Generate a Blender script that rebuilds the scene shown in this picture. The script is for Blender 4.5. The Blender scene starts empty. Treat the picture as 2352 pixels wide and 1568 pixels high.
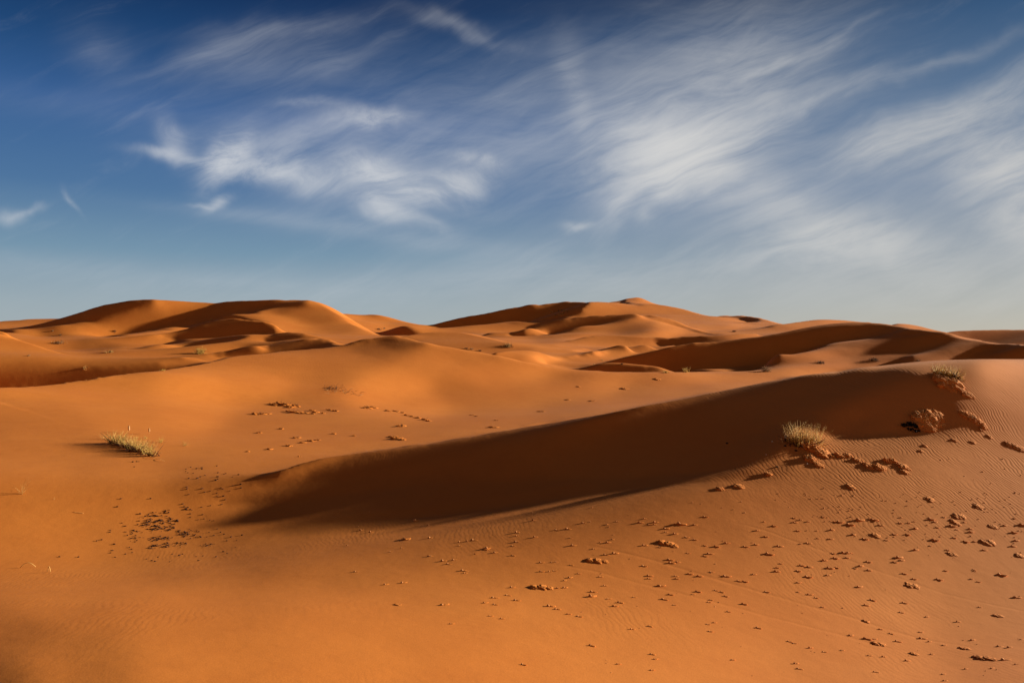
import bpy, bmesh, math, random
import numpy as np
from mathutils import Vector
# ---------------------------------------------------------------- camera, sky, sun, exposure
SC=bpy.context.scene
COL=SC.collection
cam_data=bpy.data.cameras.new('camera'); CAM=bpy.data.objects.new('camera',cam_data); COL.objects.link(CAM)
CAM.location=(0,0,2.2); CAM.rotation_euler=(math.radians(90),0,0)
cam_data.sensor_width=36.0; cam_data.lens=36.0*1830/2352; cam_data.clip_start=.05; cam_data.clip_end=9000
SC.camera=CAM
SUN_AZ,SUN_EL=20.0,12.4          # degrees from +X towards +Y, degrees above the horizon
SC.view_settings.view_transform='Standard'; SC.view_settings.look='None'
SC.view_settings.exposure=0.93; SC.view_settings.gamma=1.0
sun=bpy.data.lights.new('sun','SUN'); sun.energy=5.0; sun.angle=math.radians(1.0); sun.color=(1.0,.93,.80)
so=bpy.data.objects.new('sun',sun); COL.objects.link(so)
_d=Vector((math.cos(math.radians(SUN_AZ))*math.cos(math.radians(SUN_EL)),math.sin(math.radians(SUN_AZ))*math.cos(math.radians(SUN_EL)),math.sin(math.radians(SUN_EL))))
so.rotation_euler=_d.to_track_quat('Z','Y').to_euler()
world=bpy.data.worlds.new('World'); SC.world=world; world.use_nodes=True
wt=world.node_tree; wt.nodes.clear()
class NT:
    """tiny helper that adds nodes and links them"""
    def __init__(s,t): s.t=t
    def n(s,kind,**kw):
        o=s.t.nodes.new(kind)
        for k,v in kw.items(): setattr(o,k,v)
        return o
    def put(s,sock,v):
        if isinstance(v,bpy.types.NodeSocket): s.t.links.new(v,sock)
        elif v is not None: sock.default_value=v
    def m(s,op,a,b=None,c=None,clamp=False):
        o=s.n('ShaderNodeMath',operation=op,use_clamp=clamp)
        for i,x in enumerate((a,b,c)): s.put(o.inputs[i],x)
        return o.outputs[0]
    def vm(s,op,a,b=None,sc=None):
        o=s.n('ShaderNodeVectorMath',operation=op); s.put(o.inputs[0],a)
        if b is not None: s.put(o.inputs[1],b)
        if sc is not None: s.put(o.inputs['Scale'],sc)
        return o.outputs['Value'] if op in('LENGTH','DOT_PRODUCT') else o.outputs[0]
    def mix(s,f,a,b,kind='RGBA',blend='MIX'):
        o=s.n('ShaderNodeMix',data_type=kind)
        if kind=='RGBA': o.blend_type=blend; i,j,r=6,7,2
        else: i,j,r=2,3,0
        s.put(o.inputs[0],f); s.put(o.inputs[i],a); s.put(o.inputs[j],b); return o.outputs[r]
    def noise(s,vec,scale,detail=4,rough=.5,dist=0,lac=2.0):
        o=s.n('ShaderNodeTexNoise'); s.put(o.inputs['Vector'],vec)
        for k,v in (('Scale',scale),('Detail',detail),('Roughness',rough),('Distortion',dist),('Lacunarity',lac)): s.put(o.inputs[k],v)
        return o
    def xyz(s,x,y,z=0.0):
        o=s.n('ShaderNodeCombineXYZ'); s.put(o.inputs[0],x); s.put(o.inputs[1],y); s.put(o.inputs[2],z); return o.outputs[0]
    def sep(s,v):
        o=s.n('ShaderNodeSeparateXYZ'); s.put(o.inputs[0],v); return o.outputs
    def ramp(s,f,stops,interp='LINEAR'):
        o=s.n('ShaderNodeValToRGB'); o.color_ramp.interpolation=interp; e=o.color_ramp.elements
        while len(e)<len(stops): e.new(.5)
        for k,(p,c) in enumerate(stops): e[k].position=p; e[k].color=tuple(c)+(1,) if len(c)==3 else c
        s.put(o.inputs[0],f); return o.outputs[0]
    def rng(s,v,a,b,c=0.0,d=1.0,interp='SMOOTHSTEP'):
        o=s.n('ShaderNodeMapRange',interpolation_type=interp,clamp=True)if interp!='SMOOTHSTEP' else s.n('ShaderNodeMapRange',interpolation_type=interp)
        for i,x in enumerate((v,a,b,c,d)): s.put(o.inputs[i],x)
        return o.outputs[0]
W=NT(wt)
out=W.n('ShaderNodeOutputWorld'); bg=W.n('ShaderNodeBackground'); bg.inputs[1].default_value=.10
nis=W.n('ShaderNodeTexSky',sky_type='NISHITA'); nis.sun_disc=False; nis.sun_elevation=math.radians(SUN_EL); nis.sun_rotation=math.radians(90-SUN_AZ)
nis.altitude=600; nis.air_density=1.0; nis.dust_density=.6; nis.ozone_density=2.0

tc=W.n('ShaderNodeTexCoord'); D=tc.outputs['Generated']; dx,dy,dz=W.sep(D)[:3]
front=W.rng(dy,.12,.45); ys=W.m('MAXIMUM',dy,.12)
gx=W.m('DIVIDE',dx,ys); gz=W.m('DIVIDE',dz,ys)
# clear sky: colour by height above the horizon, bluer to the left, paler towards the sun
def lin(c): return tuple((x/255/12.92) if x/255<=.04045 else ((x/255+.055)/1.055)**2.4 for x in c)
EL=W.m('ARCSINE',W.m('MAXIMUM',dz,-.2))
fe=W.m('MULTIPLY',EL,1/1.2,clamp=True)
def stops(L): return [(math.radians(e)/1.2,lin(c)) for e,c in L]
skyl=W.ramp(fe,stops([(0,(166,176,180)),(2.5,(152,168,178)),(6,(114,146,170)),(10,(74,113,156)),(15,(50,92,146)),(19,(22,65,114)),(22.5,(7,42,86)),(32,(10,30,60)),(60,(6,16,34))]))
skyr=W.ramp(fe,stops([(0,(186,181,168)),(2.5,(170,172,170)),(6,(142,152,164)),(10,(112,131,157)),(15,(84,111,143)),(20,(46,80,118)),(23,(18,48,82)),(32,(12,32,60)),(60,(7,17,34))]))
az=W.m('ARCTAN2',dx,W.m('MAXIMUM',dy,-.5)); fr=W.rng(az,-.35,.60)
clear=W.mix(fr,skyl,skyr)
# warm glow added to the unseen sky around and behind, filling the shadows
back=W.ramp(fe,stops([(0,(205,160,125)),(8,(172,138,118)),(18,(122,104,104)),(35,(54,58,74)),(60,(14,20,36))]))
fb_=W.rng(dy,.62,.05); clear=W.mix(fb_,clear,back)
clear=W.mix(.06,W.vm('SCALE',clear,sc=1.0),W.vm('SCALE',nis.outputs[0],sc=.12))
# high thin cloud
P=W.xyz(gx,gz,0.0)
wn=W.noise(P,5.0,3,.55); wv=W.vm('SUBTRACT',wn.outputs['Color'],(.5,.5,.5))
Pw=W.vm('ADD',P,W.vm('SCALE',wv,sc=.060))
wn2=W.noise(P,16.0,3,.6); wv2=W.vm('SUBTRACT',wn2.outputs['Color'],(.5,.5,.5)); Pw=W.vm('ADD',Pw,W.vm('SCALE',wv2,sc=.022))
def blob(vec,u,v,a,b,ang,amp):
    k=W.n('ShaderNodeMapping',vector_type='TEXTURE'); W.put(k.inputs[0],vec)
    k.inputs['Location'].default_value=((u-1176)/1830,(784-v)/1830,0); k.inputs['Rotation'].default_value=(0,0,math.radians(ang)); k.inputs['Scale'].default_value=(a/1830,b/1830,1)
    d=W.vm('DOT_PRODUCT',k.outputs[0],k.outputs[0]); e=W.m('POWER',2.71828,W.m('MULTIPLY',d,-.9)); return W.m('MULTIPLY',e,amp)
def total(vec,L):
    r=None
    for q_ in L:
        b_=blob(vec,*q_); r=b_ if r is None else W.m('ADD',r,b_)
    return r
CURL=[(405,335,30,44,35,.42),(385,365,75,12,-8,.6),(500,372,26,56,-30,.8),(548,345,24,50,-35,.6),(600,385,90,24,-5,.62),(700,412,85,28,-12,.6),(655,350,90,40,0,.28),(850,405,70,34,-20,.75),(930,435,95,32,-12,.75),(1030,438,75,26,12,.75),(885,482,55,22,-22,.75),(960,512,80,14,-14,.3),(800,285,80,22,6,.5),(860,270,80,20,-5,.3),(1092,378,52,16,-12,.5),(690,250,60,10,0,.2),
(500,463,34,11,28,.5),(465,470,30,6,-5,.3),(158,460,24,6,-52,.30),(20,486,26,16,10,.34),(60,474,40,7,14,.25)]
STREAK=[(1560,370,150,75,15,1.25),(1490,320,100,48,-28,.75),(1560,415,120,36,5,.45),(1700,300,190,55,24,.55),(1640,215,260,80,27,.36),(1745,160,200,10,25,.32),(2120,160,250,14,17,.22),(1900,215,160,10,22,.15),(1325,230,26,110,14,.3),(1420,485,60,22,50,.5),(1330,514,30,8,5,.45),(1490,497,26,18,0,.35),
(1720,440,170,44,-8,.5),(1850,520,170,50,-4,.5),(1990,545,150,46,0,.4),(1800,580,200,30,5,.35),(2060,335,140,46,10,.62),(2180,290,180,44,18,.5),(2250,225,200,30,24,.22),(2320,350,90,46,8,.55),(2300,420,110,50,-5,.6),(2360,500,110,60,-20,.6),(2500,400,150,150,0,.7),
(560,120,150,45,22,.17),(480,120,90,30,28,.14),(640,60,200,24,5,.12),(720,150,150,40,12,.16),(1060,70,100,14,-18,.25),(250,130,90,60,-40,.10)]
VEIL=[(850,370,300,110,-8,.20),(700,660,500,40,0,.14),(1050,300,420,160,8,.16),(1560,150,360,120,20,.26),(1900,400,500,180,0,.18),(2150,640,520,90,0,.30),(1250,640,300,50,0,.22),(350,640,400,30,-6,.12),(200,250,300,40,-8,.06),(900,540,300,26,-8,.16),(620,500,260,14,-6,.10)]
mA=total(Pw,CURL); mB=total(Pw,STREAK); mV=total(P,VEIL)
# fibres: noise stretched along the wind
def fibre(ang,sx,sy,seed,detail=6,rough=.6,dist=.4):
    k=W.n('ShaderNodeMapping'); W.put(k.inputs[0],W.vm('ADD',P,W.vm('SCALE',wv,sc=.05))); k.inputs['Rotation'].default_value=(0,0,math.radians(-ang)); k.inputs['Location'].default_value=(seed,seed*.7,0)
    k2=W.n('ShaderNodeMapping'); W.put(k2.inputs[0],k.outputs[0]); k2.inputs['Scale'].default_value=(sx,sy,1)
    return W.noise(k2.outputs[0],1.0,detail,rough,dist).outputs[0]
fa=fibre(12,9,17,3.1,9,.68,.9); fb=fibre(24,4.5,26,7.7,8,.64,.5); fb2=fibre(17,7,60,1.3,5,.6,.3); fc=fibre(4,3,16,5.2,6,.6,.4)
ta=W.rng(fa,.30,.68); tb=W.m('ADD',W.m('MULTIPLY',W.rng(fb,.25,.72),.82),W.m('MULTIPLY',W.rng(fb2,.3,.7),.18)); tcn=W.rng(fc,.25,.75)
dA=W.m('MULTIPLY',mA,W.m('ADD',W.m('MULTIPLY',ta,.95),.22)); dB=W.m('MULTIPLY',mB,W.m('ADD',W.m('MULTIPLY',tb,.95),.18)); dV=W.m('MULTIPLY',mV,W.m('ADD',W.m('MULTIPLY',tcn,.7),W.m('MULTIPLY',tb,.6)))
# faint fibres everywhere in the high sky
dF=W.m('MULTIPLY',W.m('MULTIPLY',W.rng(fb,.5,.8),W.rng(fa,.35,.7)),.08)
dens=W.m('ADD',W.m('ADD',dA,dB),W.m('ADD',dV,dF)); dens=W.m('SUBTRACT',1.0,W.m('POWER',2.71828,W.m('MULTIPLY',dens,-1.12)))
dens=W.m('MULTIPLY',dens,front)
cc=W.mix(fr,lin((214,216,219))+(1,),lin((218,215,209))+(1,))
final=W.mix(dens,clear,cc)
# colours above are as seen; divide by strength and exposure
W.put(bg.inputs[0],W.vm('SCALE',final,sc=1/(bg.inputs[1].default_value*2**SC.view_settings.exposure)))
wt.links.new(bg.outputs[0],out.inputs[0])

F=1830.0; U0=1176.0; V0=784.0; ZC=2.2
ALPHA=math.radians(20); ELEV=math.radians(12.4)
CA_,SA_,TE,SE,CE=math.cos(ALPHA),math.sin(ALPHA),math.tan(ELEV),math.sin(ELEV),math.cos(ELEV)
def q1(*p): return [(x*.2604,673.75+y*.2604)+tuple(r) for x,y,*r in p]
def q2(*p): return [(581.9+x*.2604,673.75+y*.2604)+tuple(r) for x,y,*r in p]
def q3(*p): return [(1133.1+x*.2604,661.5+y*.2604)+tuple(r) for x,y,*r in p]
def q4(*p): return [(1739.5+x*.2604,686+y*.2604)+tuple(r) for x,y,*r in p]
# crest lines: (u, v, distance, distance where the ground shows again behind it)
CH={}
CH['near']=[(640,1081,13.4,13.5),(740,1052,13.9,14.6),(817,1041,14.2,15.6),(917,1028,14.3,16.8),(1001,1017,14.3,17.8),(1184,985.5,14.3,20.5),(1284,970,14.2,22),(1384,951.5,14.1,24),(1484,931.5,14.3,27),(1568,916.5,14.7,30),(1635,902,15.0,33),(1701,889,15.5,36),(1768,876.5,16.1,39),(1845,863,17,42),(1901,855,17.6,48),(1968,846,18.2,50),(2035,838,18.8,50),(2101,831,19.2,49),(2168,826.5,19.5,48.5),(2235,825,19.7,48),(2352,824.5,20,46),(2750,826,20,45)]
CH['leftflank']=[(-400,790,30,33),(-200,860,26,28.5),(0,925,22,22.8),(60,943,21.2,21.9),(120,963,20.2,20.8),(180,984,19.2,19.6),(240,1003,18.2,18.4),(300,1021,17.2,17.3)]
CH['mid']=[(-400,905,26,34),(-150,895,26,35)]+q1((0,831,27,36),(250,825,28,38),(500,803,29,39),(730,770,29.5,40),(930,735,30,41),(1180,700,31,42),(1400,685,32,43))+q1((1480,670,33,44),(1700,640,34.5,47),(1900,600,36,55),(2000,560,37,57),(2100,548,38,58),(2352,533,39,59.5))+q2((200,515,40.5,60),(450,497,41.5,60.5),(640,483,42,61),(780,460,42,62),(860,435,42,62),(960,405,42,62),(1080,387,42,62),(1200,380,42,62),(1270,385,41.5,62),(1350,400,41,61),(1500,435,40,58),(1700,475,40,57),(2000,520,39.5,55),(2200,563,39,54),(2352,600,39,53))+q3((250,645,39,46.0),(400,680,39,46.0),(560,702,39.5,46.6),(700,717,40,43.2),(850,730,40.5,43.7),(1000,738,41,44.3),(1300,744,41.5,44.8),(1700,741,42,45.4),(2000,735,43,46.4),(2250,735,45,47.5),(2352,735,46,46.5))
CH['leftslope']=[(-400,700,66,80),(-150,738,64,78)]+q1((0,352,62,74),(80,385,61.5,72),(200,425,61,70),(350,475,60,69),(500,520,59,68),(650,545,58,66),(800,555,57.5,65),(1000,562,57,63),(1200,567,56,61),(1400,567,55.5,59),(1650,555,55,57))
CH['smallleft']=q1((1600,550,61,62),(1750,542,60,64),(1900,522,60,67),(2050,495,61,70),(2150,480,61,71),(2352,465,62,73))+q2((100,450,62,73),(200,435,63,74),(300,420,64,75),(400,405,64.5,75),(500,400,64.5,75),(600,405,64,74),(680,425,63,73),(760,455,62,71),(800,463,62,64))
CH['lens']=q2((80,395,78,79),(120,370,79,82),(180,355,80,95),(280,352,80,110),(380,355,80,110),(480,370,79,95),(600,385,78,82))
CH['leftback']=q1((-300,330,110,150),(0,345,112,148),(100,345,112,148),(200,358,111,140),(330,380,108,120))
CH['leftdark']=q1((1000,395,91,93),(1170,380,92,100),(1400,355,93,125),(1600,325,95,145),(1720,290,96,152),(1830,250,96,156),(1930,236,96,158),(2050,235,96,158),(2200,247,96,156),(2352,265,95,153))+q2((60,262,95,150),(185,278,94,135),(200,292,93,110),(215,320,92,94))
CH['dL']=q1((-600,325,165,200),(-300,325,166,240),(0,323,167,250),(120,312,168,260),(260,290,168,260),(400,258,168,260),(540,220,168,260),(700,170,168,260),(850,120,168,260),(940,92,168,260),(1050,75,169,260),(1200,62,170,260),(1360,56,171,260),(1500,60,172,260),(1650,72,173,260),(1800,80,173,260),(1950,80,172,260),(2150,70,171,260),(2352,62,171,260))+q2((80,60,171,260),(180,57,171,260),(300,62,171,260),(420,72,170,260),(470,68,169,255),(525,65,168,250),(580,78,166,245),(650,105,164,235),(720,145,162,225),(780,185,160,215),(850,225,157,205),(920,275,154,200),(1000,320,151,195),(1070,355,148,190),(1120,380,146,180))
CH['F0']=q1((-600,262,330,400),(0,252,320,400),(130,238,320,400),(300,228,320,400),(430,223,320,400),(545,220,320,400),(700,220,320,400))
CH['dM']=q2((600,175,250,330),(750,180,245,330),(830,178,245,330),(870,182,244,330),(930,197,242,330),(975,197,240,330),(1020,182,238,330),(1060,178,236,330),(1095,180,234,330),(1200,210,232,330),(1330,250,230,300),(1450,272,228,280),(1520,281,226,240),(1600,285,222,224))
CH['hump']=q2((1120,384,74,76),(1250,385,74,84),(1330,380,74,88),(1430,360,75,92),(1530,347,75,95),(1640,342,75,96),(1750,341,75,96),(1870,345,74,94),(1950,358,73,90),(2050,385,72,84),(2180,415,70,76),(2280,438,68,69))
CH['bump4']=q3((0,560,62,63),(120,550,62,66),(220,545,62,68),(320,550,61.5,68),(400,565,61,66),(470,582,60,61))
CH['n5']=q3((640,592,64,65),(750,572,65,69),(880,548,66,73),(1000,530,67,76),(1120,518,68,79),(1250,513,69,81),(1400,513,70,83),(1500,513,71,84),(1600,508,72,85))
CH['r1']=q3((740,712,57,58),(830,697,58,60),(1000,650,59,65),(1180,605,59.5,68),(1400,560,60,72),(1550,520,60,78),(1650,502,60.5,84),(1800,488,60.5,90),(2000,475,61,95),(2120,460,61,98),(2250,445,61,102))+q4((0,340,61.5,108),(200,305,62,118),(400,260,62,135),(550,235,62,145),(750,215,62,148),(880,210,61.5,148),(1000,217,61,148),(1100,228,60.5,158),(1190,234,60,165),(1300,250,59,160),(1450,275,57.5,150),(1600,297,56,140),(1750,325,55,130),(1900,360,54,120),(2050,385,53,110),(2200,402,52.5,104),(2352,410,52,100),(2900,430,50,90))
CH['q']=q3((280,490,94,95),(450,488,94,97),(650,470,95,103),(780,440,96,108),(900,422,97,118),(1020,416,98,121),(1130,417,98,121),(1250,427,98,118),(1350,435,98,114),(1480,441,98,108),(1600,440,98,109),(1750,432,99,112),(1900,425,100,116),(2050,415,101,120),(2200,400,102,122))+q4((-50,310,103,123),(20,290,104,110))
CH['p1']=q3((100,405,124,125),(200,380,126,132),(350,335,129,180),(500,295,132,195),(650,270,134,203),(800,256,135,205),(1000,247,136,200),(1130,242,137,198),(1200,235,137,196),(1250,233,137,195),(1330,240,137,192),(1400,243,136,172),(1480,265,134,165),(1580,295,131,158),(1680,330,128,150),(1800,365,125,143),(1900,395,122,133),(2010,412,120,122))
CH['dR']=q3((-590,328,225,330),(-450,300,227,330),(-300,265,229,330),(-150,240,231,330),(0,210,233,330),(150,178,235,330),(300,152,237,330),(450,138,238,330),(600,134,239,330),(750,130,239,330),(900,125,239,330),(1000,125,239,330),(1100,129,238,330),(1180,141,238,330),(1260,147,238,330),(1320,147,238,330),(1400,139,238,330),(1500,149,237,330),(1600,170,236,320),(1700,195,234,300),(1800,222,231,290),(1900,245,228,280),(2000,252,225,260),(2080,262,222,230))
CH['peak']=q3((1060,150,400,500),(1100,127,400,500),(1140,108,400,500),(1200,95,400,500),(1272,78,400,500),(1340,108,400,500),(1400,134,400,500),(1450,160,400,500))
CH['r3']=q3((1960,262,212,214),(2000,249,213,300),(2060,236,214,330),(2140,238,215,330),(2200,242,215,330),(2300,255,215,330))+q4((0,167,215,330),(60,180,214,330),(130,200,213,330),(200,218,212,330),(260,232,210,215))
CH['r2']=q4((120,240,148,152),(230,222,150,330),(350,205,152,330),(450,192,153,330),(530,184,154,330),(620,182,154,330),(750,188,154,330),(900,200,154,330),(1000,216,154,330),(1100,224,154,330),(1220,238,154,200))
CH['r4']=q4((1150,240,185,330),(1200,224,186,330),(1250,220,186,330),(1350,225,186,330),(1450,243,185,330),(1540,270,184,330),(1640,301,183,330),(1750,330,182,190))
CH['r5']=q4((1560,310,150,170),(1640,302,151,330),(1700,290,152,330),(1780,281,153,330),(1850,281,153,330),(1930,277,154,330),(2050,275,154,330),(2200,275,154,330),(2352,276,154,330),(2900,272,154,330))
# feet of slopes: (u, v, distance)
TOE=[q1((1100,492,90),(1300,480,91),(1500,460,91.5),(1700,430,92),(1900,400,92),(2200,362,92),(2340,352,91.5))+q2((0,352,91.5),(100,347,91),(190,345,90.5)),
q1((700,330,150),(900,375,152),(1100,370,155),(1400,335,157),(1600,300,158)),
q2((350,335,150),(600,345,146),(850,375,142)),
q3((200,402,121),(350,397,124),(500,390,126),(700,372,128.5),(900,348,130.5),(1100,308,133),(1200,280,134.5)),
q3((0,320,222),(150,302,225),(300,292,227),(500,276,229),(650,260,230),(750,225,233))]
# shading samples for the sunlit sand: (u, v, cosine of the sun's angle)
LIT=[(30,965,.22),(100,1000,.22),(190,1035,.22),(20,1560,.12),(60,1450,.17),(200,1540,.20),(800,1540,.30),(1200,1540,.31),(1600,1540,.30),(2000,1520,.27),(2300,1500,.225),(400,1540,.28),(100,1540,.25),(100,1400,.25),(400,1400,.26),(800,1420,.28),(1200,1420,.28),(1600,1420,.27),(2000,1420,.26),(2300,1400,.215),
(100,1250,.25),(400,1300,.19),(800,1320,.20),(1200,1300,.19),(1600,1300,.195),(2000,1300,.205),(2300,1300,.20),(550,1250,.15),(800,1250,.16),(1200,1220,.16),(1600,1200,.165),(2000,1200,.17),(2300,1200,.18),
(300,1200,.22),(100,1100,.25),(100,1000,.25),(300,1100,.24),(450,1100,.20),(550,1060,.22),(1500,1150,.14),(1900,1120,.16),(2200,1080,.19),(2300,1000,.185),(2300,900,.20),(2300,850,.27),(2060,880,.03),(2120,905,.05),(2180,880,.12),(2200,935,.11),(2050,860,.05),(1950,856,.04),(2180,850,.14),(1200,1190,.13),(1900,980,.2),(2000,1040,.17),(480,1150,.16),(650,1140,.10),(1000,1125,.05),(1150,1112,.04),(800,1150,.07),(700,1170,.10),(1220,1115,.02),
(30,940,.24),(50,905,.28),(200,900,.28),(450,900,.34),(430,950,.30),(300,960,.27),(600,880,.30),(650,840,.25),(780,820,.23),(750,870,.22),(700,930,.21),(600,980,.22),(900,786,.14),(850,800,.18),(1000,830,.27),(920,890,.32),(860,900,.33),(960,930,.28),(1100,860,.28),(1200,865,.28),(1050,900,.21),(1200,900,.22),(1100,960,.2),(1300,900,.22),(1400,880,.26),(1600,870,.26),(1600,890,.19),(800,1000,.21),(1000,1000,.19),(700,1030,.22),(900,1010,.2),(1300,940,.18),(1450,900,.19),(1750,865,.22),(1080,820,.23),
(30,800,.24),(150,820,.25),(250,835,.23),(20,830,.22),(100,790,.26),(420,805,.21),(300,806,.22),(500,795,.25),(600,785,.22),(560,777,.20),(680,772,.21),(760,783,.25),
(30,720,.25),(60,745,.22),(120,762,.12),(150,753,.20),(60,770,.26),(150,785,.20),(190,790,.14),(240,790,.13),(250,778,.2),(200,757,.26),(230,745,.27),(270,725,.27),(350,705,.25),(420,708,.22),(350,725,.25),(280,750,.26),(230,763,.27),(400,760,.28),(460,745,.26),(560,725,.22),(620,725,.28),(640,750,.3),(650,765,.3),(700,710,.20),(740,730,.19),(780,755,.18),(800,775,.22),(620,700,.13),
(800,727,.32),(860,727,.24),(860,750,.3),(920,745,.22),(960,757,.30),(1000,752,.24),(1100,750,.23),(1000,775,.19),(1060,785,.2),(1130,800,.19),(1060,768,.19),
(1300,722,.26),(1380,708,.26),(1500,708,.24),(1350,716,.25),(1480,730,.2),(1600,735,.21),(1650,745,.22),(1700,755,.2),(1680,735,.26),(1690,750,.28),(1460,690,.27),(1270,752,.2),(1400,742,.15),(1300,760,.18),(1480,745,.16),(1540,765,.34),(1530,750,.28),(1600,760,.26),(1450,755,.14),(1180,775,.24),(1250,780,.18),(1200,790,.23),(1350,782,.27),(1400,785,.25),(1300,795,.25),(1250,805,.25),(1480,788,.22),(1560,780,.10),(1620,778,.10),(1200,808,.17),(1240,812,.24),(1500,805,.13),(1400,815,.12),(1300,835,.12),(1350,825,.12),(1760,758,.20),(1850,747,.22),(1920,740,.27),
(1880,825,.30),(1930,838,.30),(1850,840,.28),(1950,800,.20),(2000,785,.15),(2050,795,.16),(1900,772,.10),(2000,780,.11),(2100,786,.12),(1850,784,.11),(2150,788,.12),(1950,790,.14),(1800,800,.05),(2100,800,.16),(2150,800,.15),(2200,800,.16),(2050,820,.23),(2000,830,.24),(2150,825,.18),(1900,855,.30),(2100,750,.28),(2200,763,.15)]
# regions turned away from the sun or in another dune's shadow; weight 1 = slip face, 0 = cast shadow (slope left free)
SH=[(1,[(690,1085),(740,1060),(817,1041),(1001,1017),(1184,985),(1384,951),(1568,916),(1701,889),(1800,872),(1930,868),(2010,880),(2060,915),(2090,945),(2050,962),(1990,965),(1930,962),(1835,966),(1815,1000),(1780,1050),(1700,1078),(1568,1095),(1400,1102),(1238,1100),(1000,1096),(850,1104),(700,1108)],10),
(.62,[(580,1108),(640,1083),(740,1056),(800,1046),(800,1110),(620,1118)],12),
(.97,[(1700,900),(1800,868),(1930,856),(2050,850),(2110,862),(2160,890),(2200,925),(2215,955),(2150,985),(2040,996),(1900,1004),(1990,975),(1960,967),(1900,964),(1700,1000)],26),
(1,[(1988,969),(2100,945),(2205,945),(2210,970),(2130,990),(2000,998),(1900,1003)],8),
(.62,[(500,1150),(560,1138),(700,1112),(800,1104),(1000,1094),(1200,1094),(1238,1106),(1019,1108),(784,1136),(650,1154),(520,1160)],8),
(.55,[(690,1203),(784,1187),(952,1168),(1120,1144),(1238,1124),(1338,1108),(1568,1090),(1756,1080),(1854,1050),(1800,1088),(1756,1098),(1568,1113),(1338,1139),(1140,1169),(986,1186),(784,1200)],8),
(.95,q1((-800,800),(0,765),(300,735),(700,650),(1000,640),(1400,620),(1700,600),(1850,605),(1700,640),(1400,685),(1000,725),(500,803),(0,831),(-800,860)),4),
(.7,q1((-800,730),(0,700),(500,660),(700,640),(1000,615),(1400,590),(1400,620),(1000,640),(700,650),(300,735),(0,765),(-800,800)),4),
(1,q1((1850,540),(2050,497),(2150,480),(2352,465))+q2((200,435),(400,405),(520,400),(680,425),(760,460),(640,485),(450,497),(0,527))),
(1,q2((80,395),(120,370),(180,355),(300,352),(450,370),(400,385),(280,395),(150,408))),
(1,q1((1600,328),(1720,290),(1830,250),(1930,236),(2050,235),(2200,247),(2352,265))+q2((60,262),(185,278),(200,300),(200,345),(0,352))+q1((2200,360),(1900,400),(1500,460),(1250,485),(1050,495),(1300,470),(1600,420),(1680,370),(1400,365))),
(1,q1((-400,318),(0,318),(260,290),(540,220),(850,120),(1050,75),(1360,58),(1300,85),(1180,110),(1100,140),(850,215),(600,280),(350,315),(0,350),(-400,350)),5),
(1,q1((1830,110),(1900,82),(2352,64))+q2((180,59),(420,74),(470,70),(440,85),(300,110),(180,132),(60,160),(0,172))+q1((2300,172),(2050,215),(1850,240),(1700,285),(1400,330),(1100,365),(920,380),(890,365),(1000,335),(1200,275),(1350,230),(1550,175)),5),
(1,q2((1535,280),(1700,245),(1900,190),(2100,155),(2352,125))+q3((150,178),(300,152),(600,134),(850,128),(780,165),(770,215),(650,260),(400,285),(150,300),(0,320))+q2((2100,272),(1850,290),(1650,288))),
(1,q3((110,405),(350,335),(500,295),(800,256),(1130,242),(1230,236),(1270,245),(1230,265),(1100,310),(900,350),(650,380),(350,402))),
(.6,q3((1300,240),(1400,245),(1600,305),(1800,370),(2000,412),(1880,405),(1700,365),(1500,300),(1350,262)),5),
(1,q3((1100,129),(1150,112),(1180,128),(1260,140),(1320,146),(1290,157),(1180,143))),
(1,q3((2070,237),(2200,243),(2352,262),(2352,290),(2280,320),(2240,290),(2170,255))+[],5),
(1,q3((1400,440),(1600,442),(1750,436),(1900,430),(1800,450),(1600,480),(1450,470)),5),
(1,q3((700,590),(880,550),(1120,519),(1400,514),(1250,535),(1000,560),(850,580)),5),
(0,q3((170,625),(300,600),(650,590),(560,620),(450,655),(470,685),(300,645))),
(1,q3((740,712),(1000,650),(1180,605),(1400,560),(1550,520),(1800,488),(2120,460),(2352,430))+q4((200,307),(400,262),(550,237),(750,217),(1000,219),(1190,235),(1300,252),(1600,300),(1750,328),(1500,318),(1000,318),(800,335),(600,365),(400,430),(250,490),(0,550))+q3((2352,660),(2200,700),(1700,722),(1300,744),(1000,738)),14),
(1,q4((1900,430),(2060,400),(2900,430),(2900,530),(2352,530),(1750,532),(1900,465))),
(.5,q4((1750,318),(1900,282),(2352,278),(2900,275),(2900,425),(2352,405),(2100,385),(1900,355)),5),
(1,q2((880,432),(960,408),(1080,390),(1200,384),(1270,388),(1180,400),(1000,415)),5),
]
FX=3.; FQ=1.; DARK=.08; WIN=.03
XMIN,XMAX=-.86,.86
def make_axes(NX,NQ):
    # rows lie closer together where far dunes are seen edge on
    g=np.linspace(0,1,2001); qq=np.interp(g,[0,.07,.115,.33,.39,.955,1],[math.log(k) for k in (2.4,9.5,12,36,50,245,620)])
    k=np.hanning(121); k/=k.sum(); qs=np.convolve(np.pad(qq,60,mode='reflect',reflect_type='odd'),k,mode='valid')
    X=np.linspace(XMIN,XMAX,NX); q=np.interp(np.linspace(0,1,NQ),g,qs); return X,q
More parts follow.
